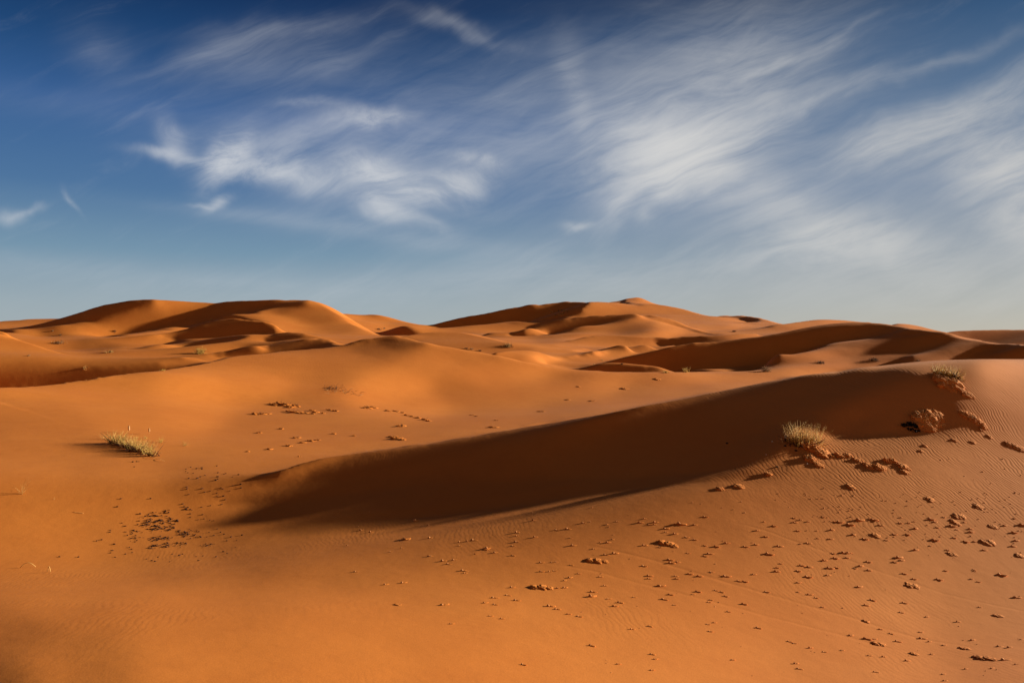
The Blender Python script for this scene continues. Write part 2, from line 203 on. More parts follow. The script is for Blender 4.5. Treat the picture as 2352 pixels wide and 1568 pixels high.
ADJ={'near': (0.031, 0.0, 0.0), 'mid': (0.0, 0.332, 0.27), 'leftslope': (0.0, 0.041, 0.23), 'F0': (-0.02, 0.012, 0.242), 'dM': (-0.017, 0.0, -0.675), 'hump': (-0.023, 0.0, 1.241), 'bump4': (-0.003, 0.082, -0.274), 'n5': (0.03, 0.11, 0.139), 'r1': (0.0, 0.0, 0.0), 'q': (-0.04, -0.023, -0.023), 'p1': (0.0, 0.05, -0.109), 'dR': (-0.054, -0.053, -0.593), 'peak': (-0.073, -0.064, -0.089), 'r3': (-0.031, -0.349, 0.829), 'r2': (0.0, 0.154, 0.051), 'r4': (-0.059, -0.016, -0.088), 'r5': (0.024, -0.054, 0.0), 'smallleft': (0.0, -0.06, 0.0)}
def chains_on(X):
    u=U0+F*X; out=[]
    for n,p in CH.items():
        a=np.array(p); 
        o=np.argsort(a[:,0],kind='stable'); a=a[o]
        m=(u>=a[0,0])&(u<=a[-1,0])
        if a[0,0]<=-150: m|=u<a[0,0]
        if a[-1,0]>=2700: m|=u>a[-1,0]
        v=np.interp(u,a[:,0],a[:,1]); D=np.interp(u,a[:,0],a[:,2]); B=np.interp(u,a[:,0],a[:,3])
        t=np.clip((u-a[0,0])/max(a[-1,0]-a[0,0],1),0,1)-.5; a1,a2,a3=ADJ.get(n,(0,0,0)); lD=np.log(D); gap=(np.log(B)-lD)*math.exp(a3); lD=lD+a1+a2*t
        out.append([n,m,(V0-v)/F,lD,lD+gap])
    # a crest counts only where no nearer crest hides it
    ms=[]
    for n,m,h,D,B in out:
        k=m.copy()
        for n2,m2,h2,D2,B2 in out:
            if n2!=n: k&=~(m2&(D2<D)&(h2>=h-.0001))
        ms.append(k)
    for o_,k in zip(out,ms): o_[1]=k
    for i in range(len(X)):
        L=sorted([o_ for o_ in out if o_[1][i]],key=lambda o_:o_[3][i])
        for a,b in zip(L[:-1],L[1:]): a[4][i]=max(min(a[4][i],b[3][i]-.035),a[3][i]+.002)
    return out
def toes_on(X):
    u=U0+F*X; out=[]
    for p in TOE:
        a=np.array(p); a=a[np.argsort(a[:,0])]; m=(u>=a[0,0])&(u<=a[-1,0]); out.append((m,(V0-np.interp(u,a[:,0],a[:,1]))/F,np.log(np.interp(u,a[:,0],a[:,2]))))
    return out
def prior(X,q):
    """piecewise straight ground between every crest and the place where ground shows again"""
    NX,NQ=len(X),len(q); H=np.zeros((NQ,NX)); hid=np.zeros((NQ,NX),bool); ray=np.full((NQ,NX),9.)
    ch=chains_on(X); toes=toes_on(X)
    crest=[]  # (row array, mask, h)
    warn={}
    for i in range(NX):
        L=sorted([(D[i],h[i],B[i],n) for n,m,h,D,B in ch if m[i]])
        # foreground start
        pts=[(q[0],None)]
        dk=[];zk=[]
        dk.append(math.exp(q[0])); zk.append(-0.0)
        # foreground ground plane near z=0 up to 9 m
        dk.append(9.0); zk.append(0.0)
        last=math.log(9.); hl=-9; segs=[]
        for D,h,B,n in L:
            if D<last+.01:
                warn[n]=warn.get(n,0)+1; D=last+.012
            if h<=hl: warn[n+'_low']=warn.get(n+'_low',0)+1; continue
            B=max(B,D+.002)
            d=math.exp(D); b=math.exp(B)
            dk.append(d); zk.append(ZC+d*h)
            if B>D+.004:
                dm=math.exp(.5*(D+B)); zm=ZC+dm*h-.12*(b-d)*min(1,(B-D)*4)*.6
                dk.append(dm); zk.append(zm)
                dk.append(b); zk.append(ZC+b*h)
                segs.append((D,B,h))
            last=B; hl=h
        dk.append(math.exp(last)*1.5+40); zk.append(-3.)
        dk.append(5000); zk.append(-6.)
        for m_,th,tq in toes:
            if m_[i]:
                d_=math.exp(tq[i]); k_=int(np.searchsorted(dk,d_)); dk.insert(k_,d_); zk.insert(k_,ZC+d_*th[i])
        d=np.exp(q); z=np.interp(d,dk,zk); H[:,i]=(z-ZC)/d
    return H,ch,warn
def inside(poly,u,v):
    p=np.array([(a[0],a[1]) for a in poly]); c=np.zeros(u.shape,bool); n=len(p)
    for k in range(n):
        x1,y1=p[k]; x2,y2=p[(k+1)%n]
        if y1==y2: continue
        t=((y1>v)!=(y2>v))&(u<(x2-x1)*(v-y1)/(y2-y1)+x1); c^=t
    return c
def target_maps():
    """image-space lookup at 4 px steps horizontally, 2 px vertically"""
    us=np.arange(-420,2780,6.); vs=np.concatenate([np.arange(676,900,1.5),np.arange(900,1640,4.)])
    UU,VV=np.meshgrid(us,vs)
    s=np.array(LIT); acc=np.zeros(UU.shape); w=np.zeros(UU.shape)
    for u,v,I in s:
        I=max(.02,.180+(I-.19)*1.55)
        ky=np.interp(v,[700,900,1500],[3.2,1.8,1.0]); kx=np.interp(v,[700,900,1500],[1.0,.8,.6])
        d2=((UU-u)*kx)**2+((VV-v)*ky)**2+np.interp(v,[760,860,1200],[50,250,2500]); ww=d2**-2.; acc+=ww*I; w+=ww
    I=acc/w; S=np.zeros(UU.shape); Cc=np.zeros(UU.shape)
    for wt,p,*bl in SH:
        m=np.zeros(UU.shape)
        for a,b in ((-1.5,-.4),(1.5,-.4),(-1.5,.4),(1.5,.4)): m+=inside(p,UU+a,VV+b)*.25
        if bl:
            # soft border, wider across than up and down
            dv=4. if np.mean([z[1] for z in p])>900 else 1.5
            for ax,r in ((1,bl[0]/6.),(0,bl[0]*.45/dv)):
                n=int(r*2)|1
                if n>1:
                    k=np.hanning(n+2)[1:-1]; k/=k.sum(); m=np.apply_along_axis(lambda c:np.convolve(np.pad(c,n//2,mode='edge'),k,mode='valid'),ax,m)
        if wt>0: S=np.maximum(S,m*wt)
        else: Cc=np.maximum(Cc,m)
    return us,vs,I,S,Cc
def lookup(us,vs,A,u,v,near=False):
    iu=np.clip(np.interp(u,us,np.arange(len(us))),0,len(us)-1.001); iv=np.clip(np.interp(v,vs,np.arange(len(vs))),0,len(vs)-1.001)
    if near: return A[np.round(iv).astype(int),np.round(iu).astype(int)]
    a=iu.astype(int); b=iv.astype(int); fa=iu-a; fb=iv-b
    return (A[b,a]*(1-fa)+A[b,a+1]*fa)*(1-fb)+(A[b+1,a]*(1-fa)+A[b+1,a+1]*fa)*fb
def slopes(H,X,q):
    hX=np.gradient(H,X,axis=1); hq=np.gradient(H,q,axis=0)
    return hX, H+hq-X[None,:]*hX
def solve(H,X,q,ch,maps,outer=4,iters=120,wp=.004,lam=.5,ws=1.,wc=1.0,wcap=.15,log=False):
    NQ,NX=H.shape; dX=X[1]-X[0]; wc=wc/(dX*dX); wcap=wcap/(dX*dX); us,vs,IM,SM,CM=maps; dq=np.diff(q)[:,None]; dqn=np.gradient(q)[:,None]
    XX=X[None,:]; u=np.broadcast_to(U0+F*XX,H.shape); H0=H.copy(); col=np.arange(NX)
    # Forward differences; slopes: a = D_X H, b = D_q H at cell (NQ-1,NX-1)
    def gx(A): return ((A[:-1,1:]-A[:-1,:-1])+(A[1:,1:]-A[1:,:-1]))*.5/dX
    def gq(A): return ((A[1:,:-1]-A[:-1,:-1])+(A[1:,1:]-A[:-1,1:]))*.5/dq
    def gm(A): return (A[1:,1:]+A[1:,:-1]+A[:-1,1:]+A[:-1,:-1])*.25
    def gxT(R):
        o=np.zeros((NQ,NX)); r=R*.5/dX
        o[:-1,1:]+=r;o[:-1,:-1]-=r;o[1:,1:]+=r;o[1:,:-1]-=r;return o
    def gqT(R):
        o=np.zeros((NQ,NX)); r=R*.5/dq
        o[1:,:-1]+=r;o[:-1,:-1]-=r;o[1:,1:]+=r;o[:-1,1:]-=r;return o
    def gmT(R):
        o=np.zeros((NQ,NX)); r=R*.25
        o[1:,1:]+=r;o[1:,:-1]+=r;o[:-1,1:]+=r;o[:-1,:-1]+=r;return o
    Xc=.5*(X[1:]+X[:-1])[None,:]
    c0=SA_; cX=CA_-SA_*Xc; cq=SA_
    def Sop(A): return c0*gm(A)+cX*gx(A)+cq*gq(A)
    def SopT(R): return c0*gmT(R)+gxT(cX*R)+cq*gqT(R)
    # smoothness on second differences of H, in units of slope change per cell
    ref=.012
    def d2x(A): return (A[:,2:]-2*A[:,1:-1]+A[:,:-2])/dX
    def d2xT(R):
        o=np.zeros((NQ,NX)); r=R/dX; o[:,2:]+=r;o[:,1:-1]-=2*r;o[:,:-2]+=r;return o
    def d2q(A): return (A[2:]-A[1:-1])/dq[1:]-(A[1:-1]-A[:-2])/dq[:-1]
    def d2qT(R):
        o=np.zeros((NQ,NX)); a=R/dq[1:]; b=R/dq[:-1]; o[2:]+=a;o[1:-1]-=a+b;o[:-2]+=b;return o
    def dxq(A): return (A[1:,1:]-A[1:,:-1]-A[:-1,1:]+A[:-1,:-1])/np.sqrt(dX*dq)*1.0
    def dxqT(R):
        o=np.zeros((NQ,NX)); r=R/np.sqrt(dX*dq); o[1:,1:]+=r;o[1:,:-1]-=r;o[:-1,1:]-=r;o[:-1,:-1]+=r;return o
    Dk={}; toes=toes_on(X)
    for it in range(outer):
        run=np.maximum.accumulate(H,axis=0); prev=np.vstack([np.full((1,NX),-9.),run[:-1]])
        vis=H>=prev-1e-6
        wpt=np.full(H.shape,wp); tgt=H0.copy()
        wsm=np.ones(H.shape)*lam
        CL=[]; CJ,CI,CF,CHt=[],[],[],[]; pin=np.zeros(H.shape,bool)
        last=np.zeros(NX,int); lasth=np.full(NX,9.)
        # crests
        cap=np.full(H.shape,9.)
        for n,m,h,D,B in ch:
            for_i=col[m]
            win=np.full(NX,WIN)
            for n2,m2,h2,D2,B2 in ch:
                if n2!=n: win=np.where(m2,np.minimum(win,.45*np.abs(D2-D)+.004),win)
            qi=np.arange(NQ)
            if it==0: Dk[n]=D.copy()
            else:
                P=D.copy()
                for i in for_i:
                    if D[i]>q[-1]-.05: continue
                    a=max(int(np.searchsorted(q,D[i]-win[i])),1); b=min(int(np.searchsorted(q,D[i]+min(win[i],max(.5*(B[i]-D[i]),.01)))),NQ-3)
                    P[i]=q[a+int(np.argmax(H[a:b+1,i]))] if b>a else D[i]
                dv=np.where(m,P-D,0.); kk=np.hanning(max(3,int(NX*.05))|1); kk/=kk.sum(); pad=len(kk)//2
                sm=np.convolve(np.pad(dv,pad,mode='edge'),kk,mode='valid')/np.maximum(np.convolve(np.pad(m.astype(float),pad,mode='edge'),kk,mode='valid'),.3)
                Dk[n]=np.where(m,D+sm,D)
            DD=Dk[n]
            for i in for_i:
                if DD[i]>q[-1]-.05: continue
                f=np.interp(DD[i],q,qi); j=int(f); f-=j; j=min(max(j,1),NQ-3)
                CJ.append(j);CI.append(i);CF.append(f);CHt.append(h[i]); pin[j:j+2,i]=True
                wsm[j:j+2,i]=np.minimum(wsm[j:j+2,i],lam*.12)
                k1=min(max(int(np.searchsorted(q,B[i])),j+2),NQ-1)
                cap[:j,i]=np.minimum(cap[:j,i],h[i])
                cap[j+2:k1,i]=np.minimum(cap[j+2:k1,i],h[i]-np.minimum(.0012,(q[j+2:k1]-DD[i])*.06))
                CL.append((D[i],i,j,k1,h[i]))
                if j>=last[i]: last[i]=j; lasth[i]=h[i]
        for i in range(NX): cap[last[i]+2:,i]=np.minimum(cap[last[i]+2:,i],lasth[i]-.0012)
        for m_,th,tq in toes:
            jj=np.clip(np.searchsorted(q,tq),1,NQ-2)
            for i in col[m_]: wpt[jj[i],i]=wc*.02; tgt[jj[i],i]=th[i]
        bad=(H>cap)&~pin; wpt[bad]=wcap; tgt[bad]=cap[bad]
        v=V0-F*H
        CL.sort(); prev_=np.zeros(NX,int)
        for _,i,j,k1,hh in CL:
            vc=V0-F*hh; a=prev_[i]; v[a:j+2,i]=np.maximum(v[a:j+2,i],vc+2.2); v[k1:,i]=np.minimum(v[k1:,i],vc-2.2); prev_[i]=k1
        I=lookup(us,vs,IM,u,v); S=lookup(us,vs,SM,u,v); C=lookup(us,vs,CM,u,v)
        hX,zy=slopes(H,X,q); N=np.sqrt(1+hX**2+zy**2); s=CA_*hX+SA_*zy
        st=(SE-I*np.minimum(N,1.3))/CE
        dark=TE+np.where(q[:,None]<math.log(22.),.028,DARK); k_=np.clip(S,0,1)
        st=st*(1-k_)+np.maximum(s*(k_>.9),dark)*k_
        wsh=np.where(vis,ws*(1+2*k_),0.)*(1-C)*(q[:,None]>math.log(3.0))
        wS=wsh[:-1,:-1]; stc=st[:-1,:-1]
        edge=((k_>.02)&(k_<.98)); wsm=np.where(edge,wsm*.4,wsm); wsm=np.where(vis,wsm,lam*.25)
        fxx=1+(FX-1)*np.clip((-.02-X[None,:])/.12,0,1); farw=1+(fxx-1)*np.clip((q[:,None]-math.log(48.))/.3,0,1); farq=1+(FQ-1)*np.clip((q[:,None]-math.log(48.))/.3,0,1)
        w1=(wsm*farw)[:,1:-1]; w2=(wsm*farq)[1:-1]; w3=(wsm*np.sqrt(farw*farq))[:-1,:-1]
        CJ,CI,CF,CHt=np.array(CJ),np.array(CI),np.array(CF),np.array(CHt); f0,f1=wc*(1-CF),wc*CF; fl=CJ*NX+CI; n_=NQ*NX
        def Pc_(x):
            r=x[CJ,CI]*(1-CF)+x[CJ+1,CI]*CF
            return (np.bincount(fl,f0*r,n_)+np.bincount(fl+NX,f1*r,n_)).reshape(NQ,NX)
        def A_(x): return Pc_(x)+wpt*x+SopT(wS*Sop(x))+d2xT(w1*d2x(x))+d2qT(w2*d2q(x))+dxqT(w3*dxq(x))
        b=(np.bincount(fl,f0*CHt,n_)+np.bincount(fl+NX,f1*CHt,n_)).reshape(NQ,NX)+wpt*tgt+SopT(wS*stc)
        diag=(np.bincount(fl,f0*(1-CF),n_)+np.bincount(fl+NX,f1*CF,n_)).reshape(NQ,NX)+wpt+wS.mean()*0+ (np.pad(wS,((0,1),(0,1)))*( (CA_/dX)**2+(SA_/dqn)**2 )) + wsm*(6/dX**2+6/dqn**2)+4*wsm/(dX*dqn)
        x=H.copy(); r=b-A_(x); z=r/diag; p=z.copy(); rz=(r*z).sum(); r0=rz
        for k in range(iters):
            Ap=A_(p); al=rz/(p*Ap).sum(); x+=al*p; r-=al*Ap; z=r/diag; rn=(r*z).sum(); p=z+rn/rz*p; rz=rn
            if rz<1e-7*r0: break
        H=x
        if log: print('   it',it,'cg',k,'res',rz/r0,'shade err',float(np.sqrt(((Sop(H)-stc)**2*wS).sum()/wS.sum())))
    return H
def resample(H,X,q,X2,q2):
    fx=np.interp(X2,X,np.arange(len(X))); fq=np.interp(q2,q,np.arange(len(q)))
    a=np.clip(fx.astype(int),0,len(X)-2); ta=fx-a; T=H[:,a]*(1-ta)+H[:,a+1]*ta
    b=np.clip(fq.astype(int),0,len(q)-2); tb=(fq-b)[:,None]; return T[b]*(1-tb)+T[b+1]*tb
def build(levels=((60,130),(120,270),(240,540),(380,1000)),log=False):
    maps=target_maps(); Hc=None
    for k,(NX,NQ) in enumerate(levels):
        X,q=make_axes(NX,NQ); H0,ch,warn=prior(X,q)
        if k==0 and log: print('warn',warn)
        if Hc is not None:
            up=resample(Hc-Pc,Xc,qc,X,q); H=H0+up
        else: H=H0
        t=0.0; H=solve(H,X,q,ch,maps,outer=(6,5,4,3)[min(k,3)],iters=(400,300,200,160)[min(k,3)],log=log,H0=None) if False else solve(H,X,q,ch,maps,outer=(6,5,4,3)[min(k,3)],iters=(400,300,240,200)[min(k,3)],log=log)
        if log: print('level',NX,NQ,0.0-t)
        Hc,Xc,qc,Pc=H,X,q,H0
    return H,X,q
GH,GX,GQ=build()
# ---------------------------------------------------------------- the desert: one continuous sheet of dunes
def ground_axes(X,q):
    """the solved wedge, widened at both sides and carried on behind the camera"""
    dX=X[1]-X[0]
    ex=[];w=dX
    x=X[-1]
    while x<3.2: w*=1.12; x+=w; ex.append(x)
    Xl=[-(v) for v in ex][::-1]
    XA=np.concatenate([Xl,X,ex])
    dq=max(q[1]-q[0],.02); yb=[]; y=math.exp(q[0]); st=y*(math.exp(dq)-1)
    while y>-60: y-=st; st*=1.06; yb.append(y)
    far=[]; y=math.exp(q[-1]); st=y*(math.exp(max(q[-1]-q[-2],.02))-1)
    while y<3500: y+=st; st*=1.15; far.append(y)
    return XA,len(ex),np.array(yb[::-1]),np.array(far)
def make_mesh(name,V,nr,nc):
    me=bpy.data.meshes.new(name)
    idx=np.arange(nr*nc).reshape(nr,nc)
    f=np.stack([idx[:-1,:-1],idx[:-1,1:],idx[1:,1:],idx[1:,:-1]],-1).reshape(-1,4)
    me.vertices.add(len(V)); me.vertices.foreach_set('co',V.astype(np.float32).ravel())
    me.loops.add(f.size); me.loops.foreach_set('vertex_index',f.ravel().astype(np.int32))
    me.polygons.add(len(f)); me.polygons.foreach_set('loop_start',np.arange(0,f.size,4,dtype=np.int32))
    me.polygons.foreach_set('use_smooth',np.ones(len(f),bool)); me.update(); me.validate()
    return me
def ground_z(x,y):
    """height of the sand at world x, y (y at least 2.4 m in front of the camera)"""
    y=np.maximum(np.asarray(y,float),math.exp(QQ[0])); X=np.asarray(x,float)/y
    fx=np.clip((X-XX_[0])/(XX_[1]-XX_[0]),0,len(XX_)-1.001); fq=np.clip(np.interp(np.log(y),QQ,np.arange(len(QQ))),0,len(QQ)-1.001)
    a=fx.astype(int); b=fq.astype(int); fa=fx-a; fb=fq-b
    h=(HH[b,a]*(1-fa)+HH[b,a+1]*fa)*(1-fb)+(HH[b+1,a]*(1-fa)+HH[b+1,a+1]*fa)*fb
    return ZC+h*y
def refine(H,X,q,rx,rq):
    """cubic upsampling of the solved heights"""
    def cub(A,n,r):
        m=(n-1)*r+1; t=np.arange(m)/r; i=np.minimum(t.astype(int),n-2); f=(t-i)[:,None]
        p=lambda k:A[np.clip(i+k,0,n-1)]
        a,b,c,d=p(-1),p(0),p(1),p(2)
        return .5*((2*b)+(-a+c)*f+(2*a-5*b+4*c-d)*f*f+(-a+3*b-3*c+d)*f**3)
    nq,nx=H.shape; H2=cub(H,nq,rq) if rq>1 else H; H3=cub(H2.T.copy(),nx,rx).T if rx>1 else H2
    return H3,np.interp(np.arange((nx-1)*rx+1)/rx,np.arange(nx),X),np.interp(np.arange((nq-1)*rq+1)/rq,np.arange(nq),q)
XX_,QQ,HH=GX,GQ,GH
_H,_X,_q=refine(HH,XX_,QQ,2,1)
XA,ne,yb,far=ground_axes(_X,_q)
y=np.concatenate([yb,np.exp(_q),far]); wy=np.where(y>=math.exp(_q[0]),y,math.exp(_q[0])+(math.exp(_q[0])-y)*1.0)
Z=ZC+_H*np.exp(_q)[:,None]
def wing(Zi,side):
    """carry the relief smoothly on beyond the solved wedge"""
    ze=Zi[:,-1] if side>0 else Zi[:,0]; out=[]; n=len(_X); dXi=_X[1]-_X[0]
    for k in range(ne):
        t=(XA[n+ne+k]-_X[-1]); m=min(t,.55)/dXi; i=int(m); f=m-i
        zr=(Zi[:,n-1-i]*(1-f)+Zi[:,n-2-i]*f) if side>0 else (Zi[:,i]*(1-f)+Zi[:,i+1]*f)
        out.append((ze+math.exp(-(t/.28)**2)*(ze-zr))*math.exp(-t/2.0))
    return np.stack(out,1) if side>0 else np.stack(out[::-1],1)
Z=np.concatenate([wing(Z,-1),Z,wing(Z,1)],1)
nb=len(yb); Zb=np.repeat(Z[:1],nb,0); t=((yb[-1]-yb)/60)[:,None]; Zb=Zb*np.exp(-t*3)
nf=len(far); Zf=np.repeat(Z[-1:],nf,0); t=(np.arange(1,nf+1)/nf)[:,None]; Zf=Zf*(1-t)-25*t
Z=np.concatenate([Zb,Z,Zf],0)
PX=XA[None,:]*wy[:,None]; PY=np.repeat(y[:,None],len(XA),1)
V=np.stack([PX,PY,Z],-1).reshape(-1,3)
sand_me=make_mesh('sand',V,len(y),len(XA))
sand=bpy.data.objects.new('sand',sand_me); COL.objects.link(sand); sand['kind']='structure'; sand['label']='orange wind-shaped desert sand rising into dunes'
def sand_material():
    m=bpy.data.materials.new('sand'); m.use_nodes=True; t=m.node_tree; t.nodes.clear(); N=NT(t)
    o=N.n('ShaderNodeOutputMaterial'); b=N.n('ShaderNodeBsdfPrincipled'); t.links.new(b.outputs[0],o.inputs[0])
    P=N.n('ShaderNodeNewGeometry').outputs['Position']; x,y,z=N.sep(P)[:3]
    big=N.noise(P,.22,4,.55).outputs[0]; mid=N.noise(P,2.3,5,.6).outputs[0]; fine=N.noise(P,95.,2,.7).outputs[0]
    c=N.mix(N.rng(big,.32,.68),(.61,.180,.025,1),(.66,.208,.031,1))
    c=N.mix(N.m('MULTIPLY',N.rng(mid,.45,.75),.22),c,(.50,.135,.018,1))
    c=N.mix(N.m('MULTIPLY',N.rng(fine,.35,.75),.40),c,(.42,.115,.018,1))
    c=N.mix(N.m('MULTIPLY',N.rng(N.noise(P,140.,1,.5).outputs[0],.60,.74),.35),c,(.80,.30,.07,1))
    # the open sand on the right is a little more tan than the orange sand on the left
    tan=N.m('MULTIPLY',N.rng(N.m('ADD',x,N.m('MULTIPLY',N.m('SUBTRACT',big,.5),6.)),0.,8.),N.rng(y,30.,14.))
    c=N.mix(N.m('MULTIPLY',tan,.55),c,(.56,.215,.056,1))
    t.links.new(c,b.inputs['Base Color'])
    b.inputs['Roughness'].default_value=.9; b.inputs['Specular IOR Level'].default_value=.12
    # wind ripples: long crests running away from the wind, strongest on the right slope
    warp=N.noise(P,.9,3,.55); wv_=N.vm('SCALE',N.vm('SUBTRACT',warp.outputs['Color'],(.5,.5,.5)),sc=.55)
    warp2=N.noise(P,3.2,3,.6); wv2_=N.vm('SCALE',N.vm('SUBTRACT',warp2.outputs['Color'],(.5,.5,.5)),sc=.10)
    Q=N.vm('ADD',N.vm('ADD',P,wv_),wv2_)
    def ripple(lam,ang,Q):
        qx,qy,_=N.sep(Q)[:3]; a_=math.radians(ang)
        ph=N.m('MULTIPLY',N.m('ADD',N.m('MULTIPLY',qx,math.cos(a_)),N.m('MULTIPLY',qy,math.sin(a_))),2*math.pi/lam)
        sn=N.m('SINE',ph); return N.m('ADD',sn,N.m('MULTIPLY',N.m('SINE',N.m('MULTIPLY_ADD',ph,2.0,.7)),.25))
    r1=ripple(.066,12,Q); r2=ripple(.14,20,Q)
    reg=N.m('MULTIPLY',N.rng(x,2.6,5.0),N.m('MULTIPLY',N.rng(y,9.8,12.2),N.rng(y,23.,17.)))
    reg=N.m('MULTIPLY',reg,N.rng(N.noise(P,.75,4,.65).outputs[0],.36,.58,.10,1.0))
    faint=N.m('MULTIPLY',N.rng(N.noise(P,.35,3,.6).outputs[0],.48,.66),N.m('MULTIPLY',N.rng(y,45.,15.),.16))
    crest=N.m('MULTIPLY',N.m('MULTIPLY',N.rng(y,30.,36.),N.rng(y,60.,45.)),.30)
    amp=N.m('ADD',N.m('MULTIPLY',reg,.0010),N.m('MULTIPLY',faint,.0018))
    h=N.m('MULTIPLY',r1,amp); h=N.m('ADD',h,N.m('MULTIPLY',r2,N.m('MULTIPLY',crest,.0012)))
    # small unevenness and grain
    h=N.m('ADD',h,N.m('MULTIPLY',N.noise(P,1.4,3,.5).outputs[0],.010)); h=N.m('ADD',h,N.m('MULTIPLY',N.noise(P,9.,3,.55).outputs[0],.0022)); h=N.m('ADD',h,N.m('MULTIPLY',N.noise(P,70.,2,.6).outputs[0],.0010))
    # old tracks crossing the open foreground
    def track(x0,y0,x1,y1,w,dep):
        L=math.hypot(x1-x0,y1-y0); nx,ny=-(y1-y0)/L,(x1-x0)/L
        wob=N.m('MULTIPLY',N.m('SUBTRACT',N.noise(P,.8,2,.5).outputs[0],.5),.25)
        d=N.m('ADD',N.m('ADD',N.m('MULTIPLY',N.m('SUBTRACT',x,x0),nx),N.m('MULTIPLY',N.m('SUBTRACT',y,y0),ny)),wob)
        s_=N.m('ADD',N.m('MULTIPLY',N.m('SUBTRACT',x,x0),(x1-x0)/L/L),N.m('MULTIPLY',N.m('SUBTRACT',y,y0),(y1-y0)/L/L))
        e=N.m('POWER',2.71828,N.m('MULTIPLY',N.m('MULTIPLY',d,d),-1/(w*w))); e=N.m('MULTIPLY',e,N.m('MULTIPLY',N.rng(s_,-.05,.1),N.rng(s_,1.05,.9)))
        return N.m('MULTIPLY',e,-dep)
    for tr_ in ((.5,9.3,3.9,7.7,.035,.0016),(.9,9.9,4.6,7.9,.035,.0018),(2.9,10.6,6.0,8.9,.03,.0013)): h=N.m('ADD',h,track(*tr_))
    bp=N.n('ShaderNodeBump'); bp.inputs['Strength'].default_value=1.0; bp.inputs['Distance'].default_value=1.0; t.links.new(h,bp.inputs['Height']); t.links.new(bp.outputs[0],b.inputs['Normal'])
    return m
sand_me.materials.append(sand_material())
# ---------------------------------------------------------------- helpers for the things that stand on the sand
R=random.Random(7)
from mathutils import noise as mnoise
def at(u,v):
    """the visible spot of ground along a line of sight"""
    X=(u-U0)/F; h=(V0-v)/F; fx=float(np.clip((X-XX_[0])/(XX_[1]-XX_[0]),0,len(XX_)-1.001)); a=int(fx); fa=fx-a
    c=HH[:,a]*(1-fa)+HH[:,a+1]*fa; run=np.maximum.accumulate(c); j=int(np.searchsorted(run,h))
    j=min(max(j,1),len(c)-1); t=(h-run[j-1])/max(run[j]-run[j-1],1e-9); q_=QQ[j-1]+(QQ[j]-QQ[j-1])*min(max(t,0),1)
    d=math.exp(q_); return Vector((X*d,d,float(ground_z(X*d,d))))
def px(p): return p.y/F           # metres per picture unit at this spot
def simple(name,col,rough=.85,var=.25,scale=30.,trans=0.):
    m=bpy.data.materials.new(name); m.use_nodes=True; t=m.node_tree; t.nodes.clear(); N=NT(t)
    o=N.n('ShaderNodeOutputMaterial'); b=N.n('ShaderNodeBsdfPrincipled'); g=N.n('ShaderNodeNewGeometry')
    nz=N.noise(g.outputs['Position'],scale,3,.6); f=N.rng(nz.outputs[0],.3,.7)
    c1=tuple(x*(1-var) for x in col)+(1,); c2=tuple(min(1,x*(1+var)) for x in col)+(1,)
    N.put(b.inputs['Base Color'],N.mix(f,c1,c2)); b.inputs['Roughness'].default_value=rough; b.inputs['Specular IOR Level'].default_value=.2
    if trans>0:
        tr=N.n('ShaderNodeBsdfTranslucent'); N.put(tr.inputs[0],N.mix(f,c1,c2)); mx=N.n('ShaderNodeMixShader'); mx.inputs[0].default_value=trans
        t.links.new(b.outputs[0],mx.inputs[1]); t.links.new(tr.outputs[0],mx.inputs[2]); t.links.new(mx.outputs[0],o.inputs[0])
    else: t.links.new(b.outputs[0],o.inputs[0])
    return m
M_SAND=sand_me.materials[0]
M_GREEN=simple('fresh_grass',(.60,.39,.085),.7,.3,25,.1)
M_STRAW=simple('straw_grass',(.66,.38,.11),.7,.3,25,.1)
M_DRY=simple('dry_twig',(.42,.24,.10),.85,.3,25)
M_ROOT=simple('dark_root',(.075,.030,.014),.95,.4,25)
M_BLACK=simple('charred_twig',(.012,.008,.007),.9,.4,25)
M_PEB=simple('dark_pebble',(.050,.020,.012),.9,.4,90)
M_PALE=simple('pale_stone',(.62,.50,.40),.8,.15,60)
M_CLOD=simple('crusted_sand',(.50,.20,.062),.95,.35,40)
M_PLUME=simple('seed_plume',(.70,.42,.18),.8,.12,60,.4)
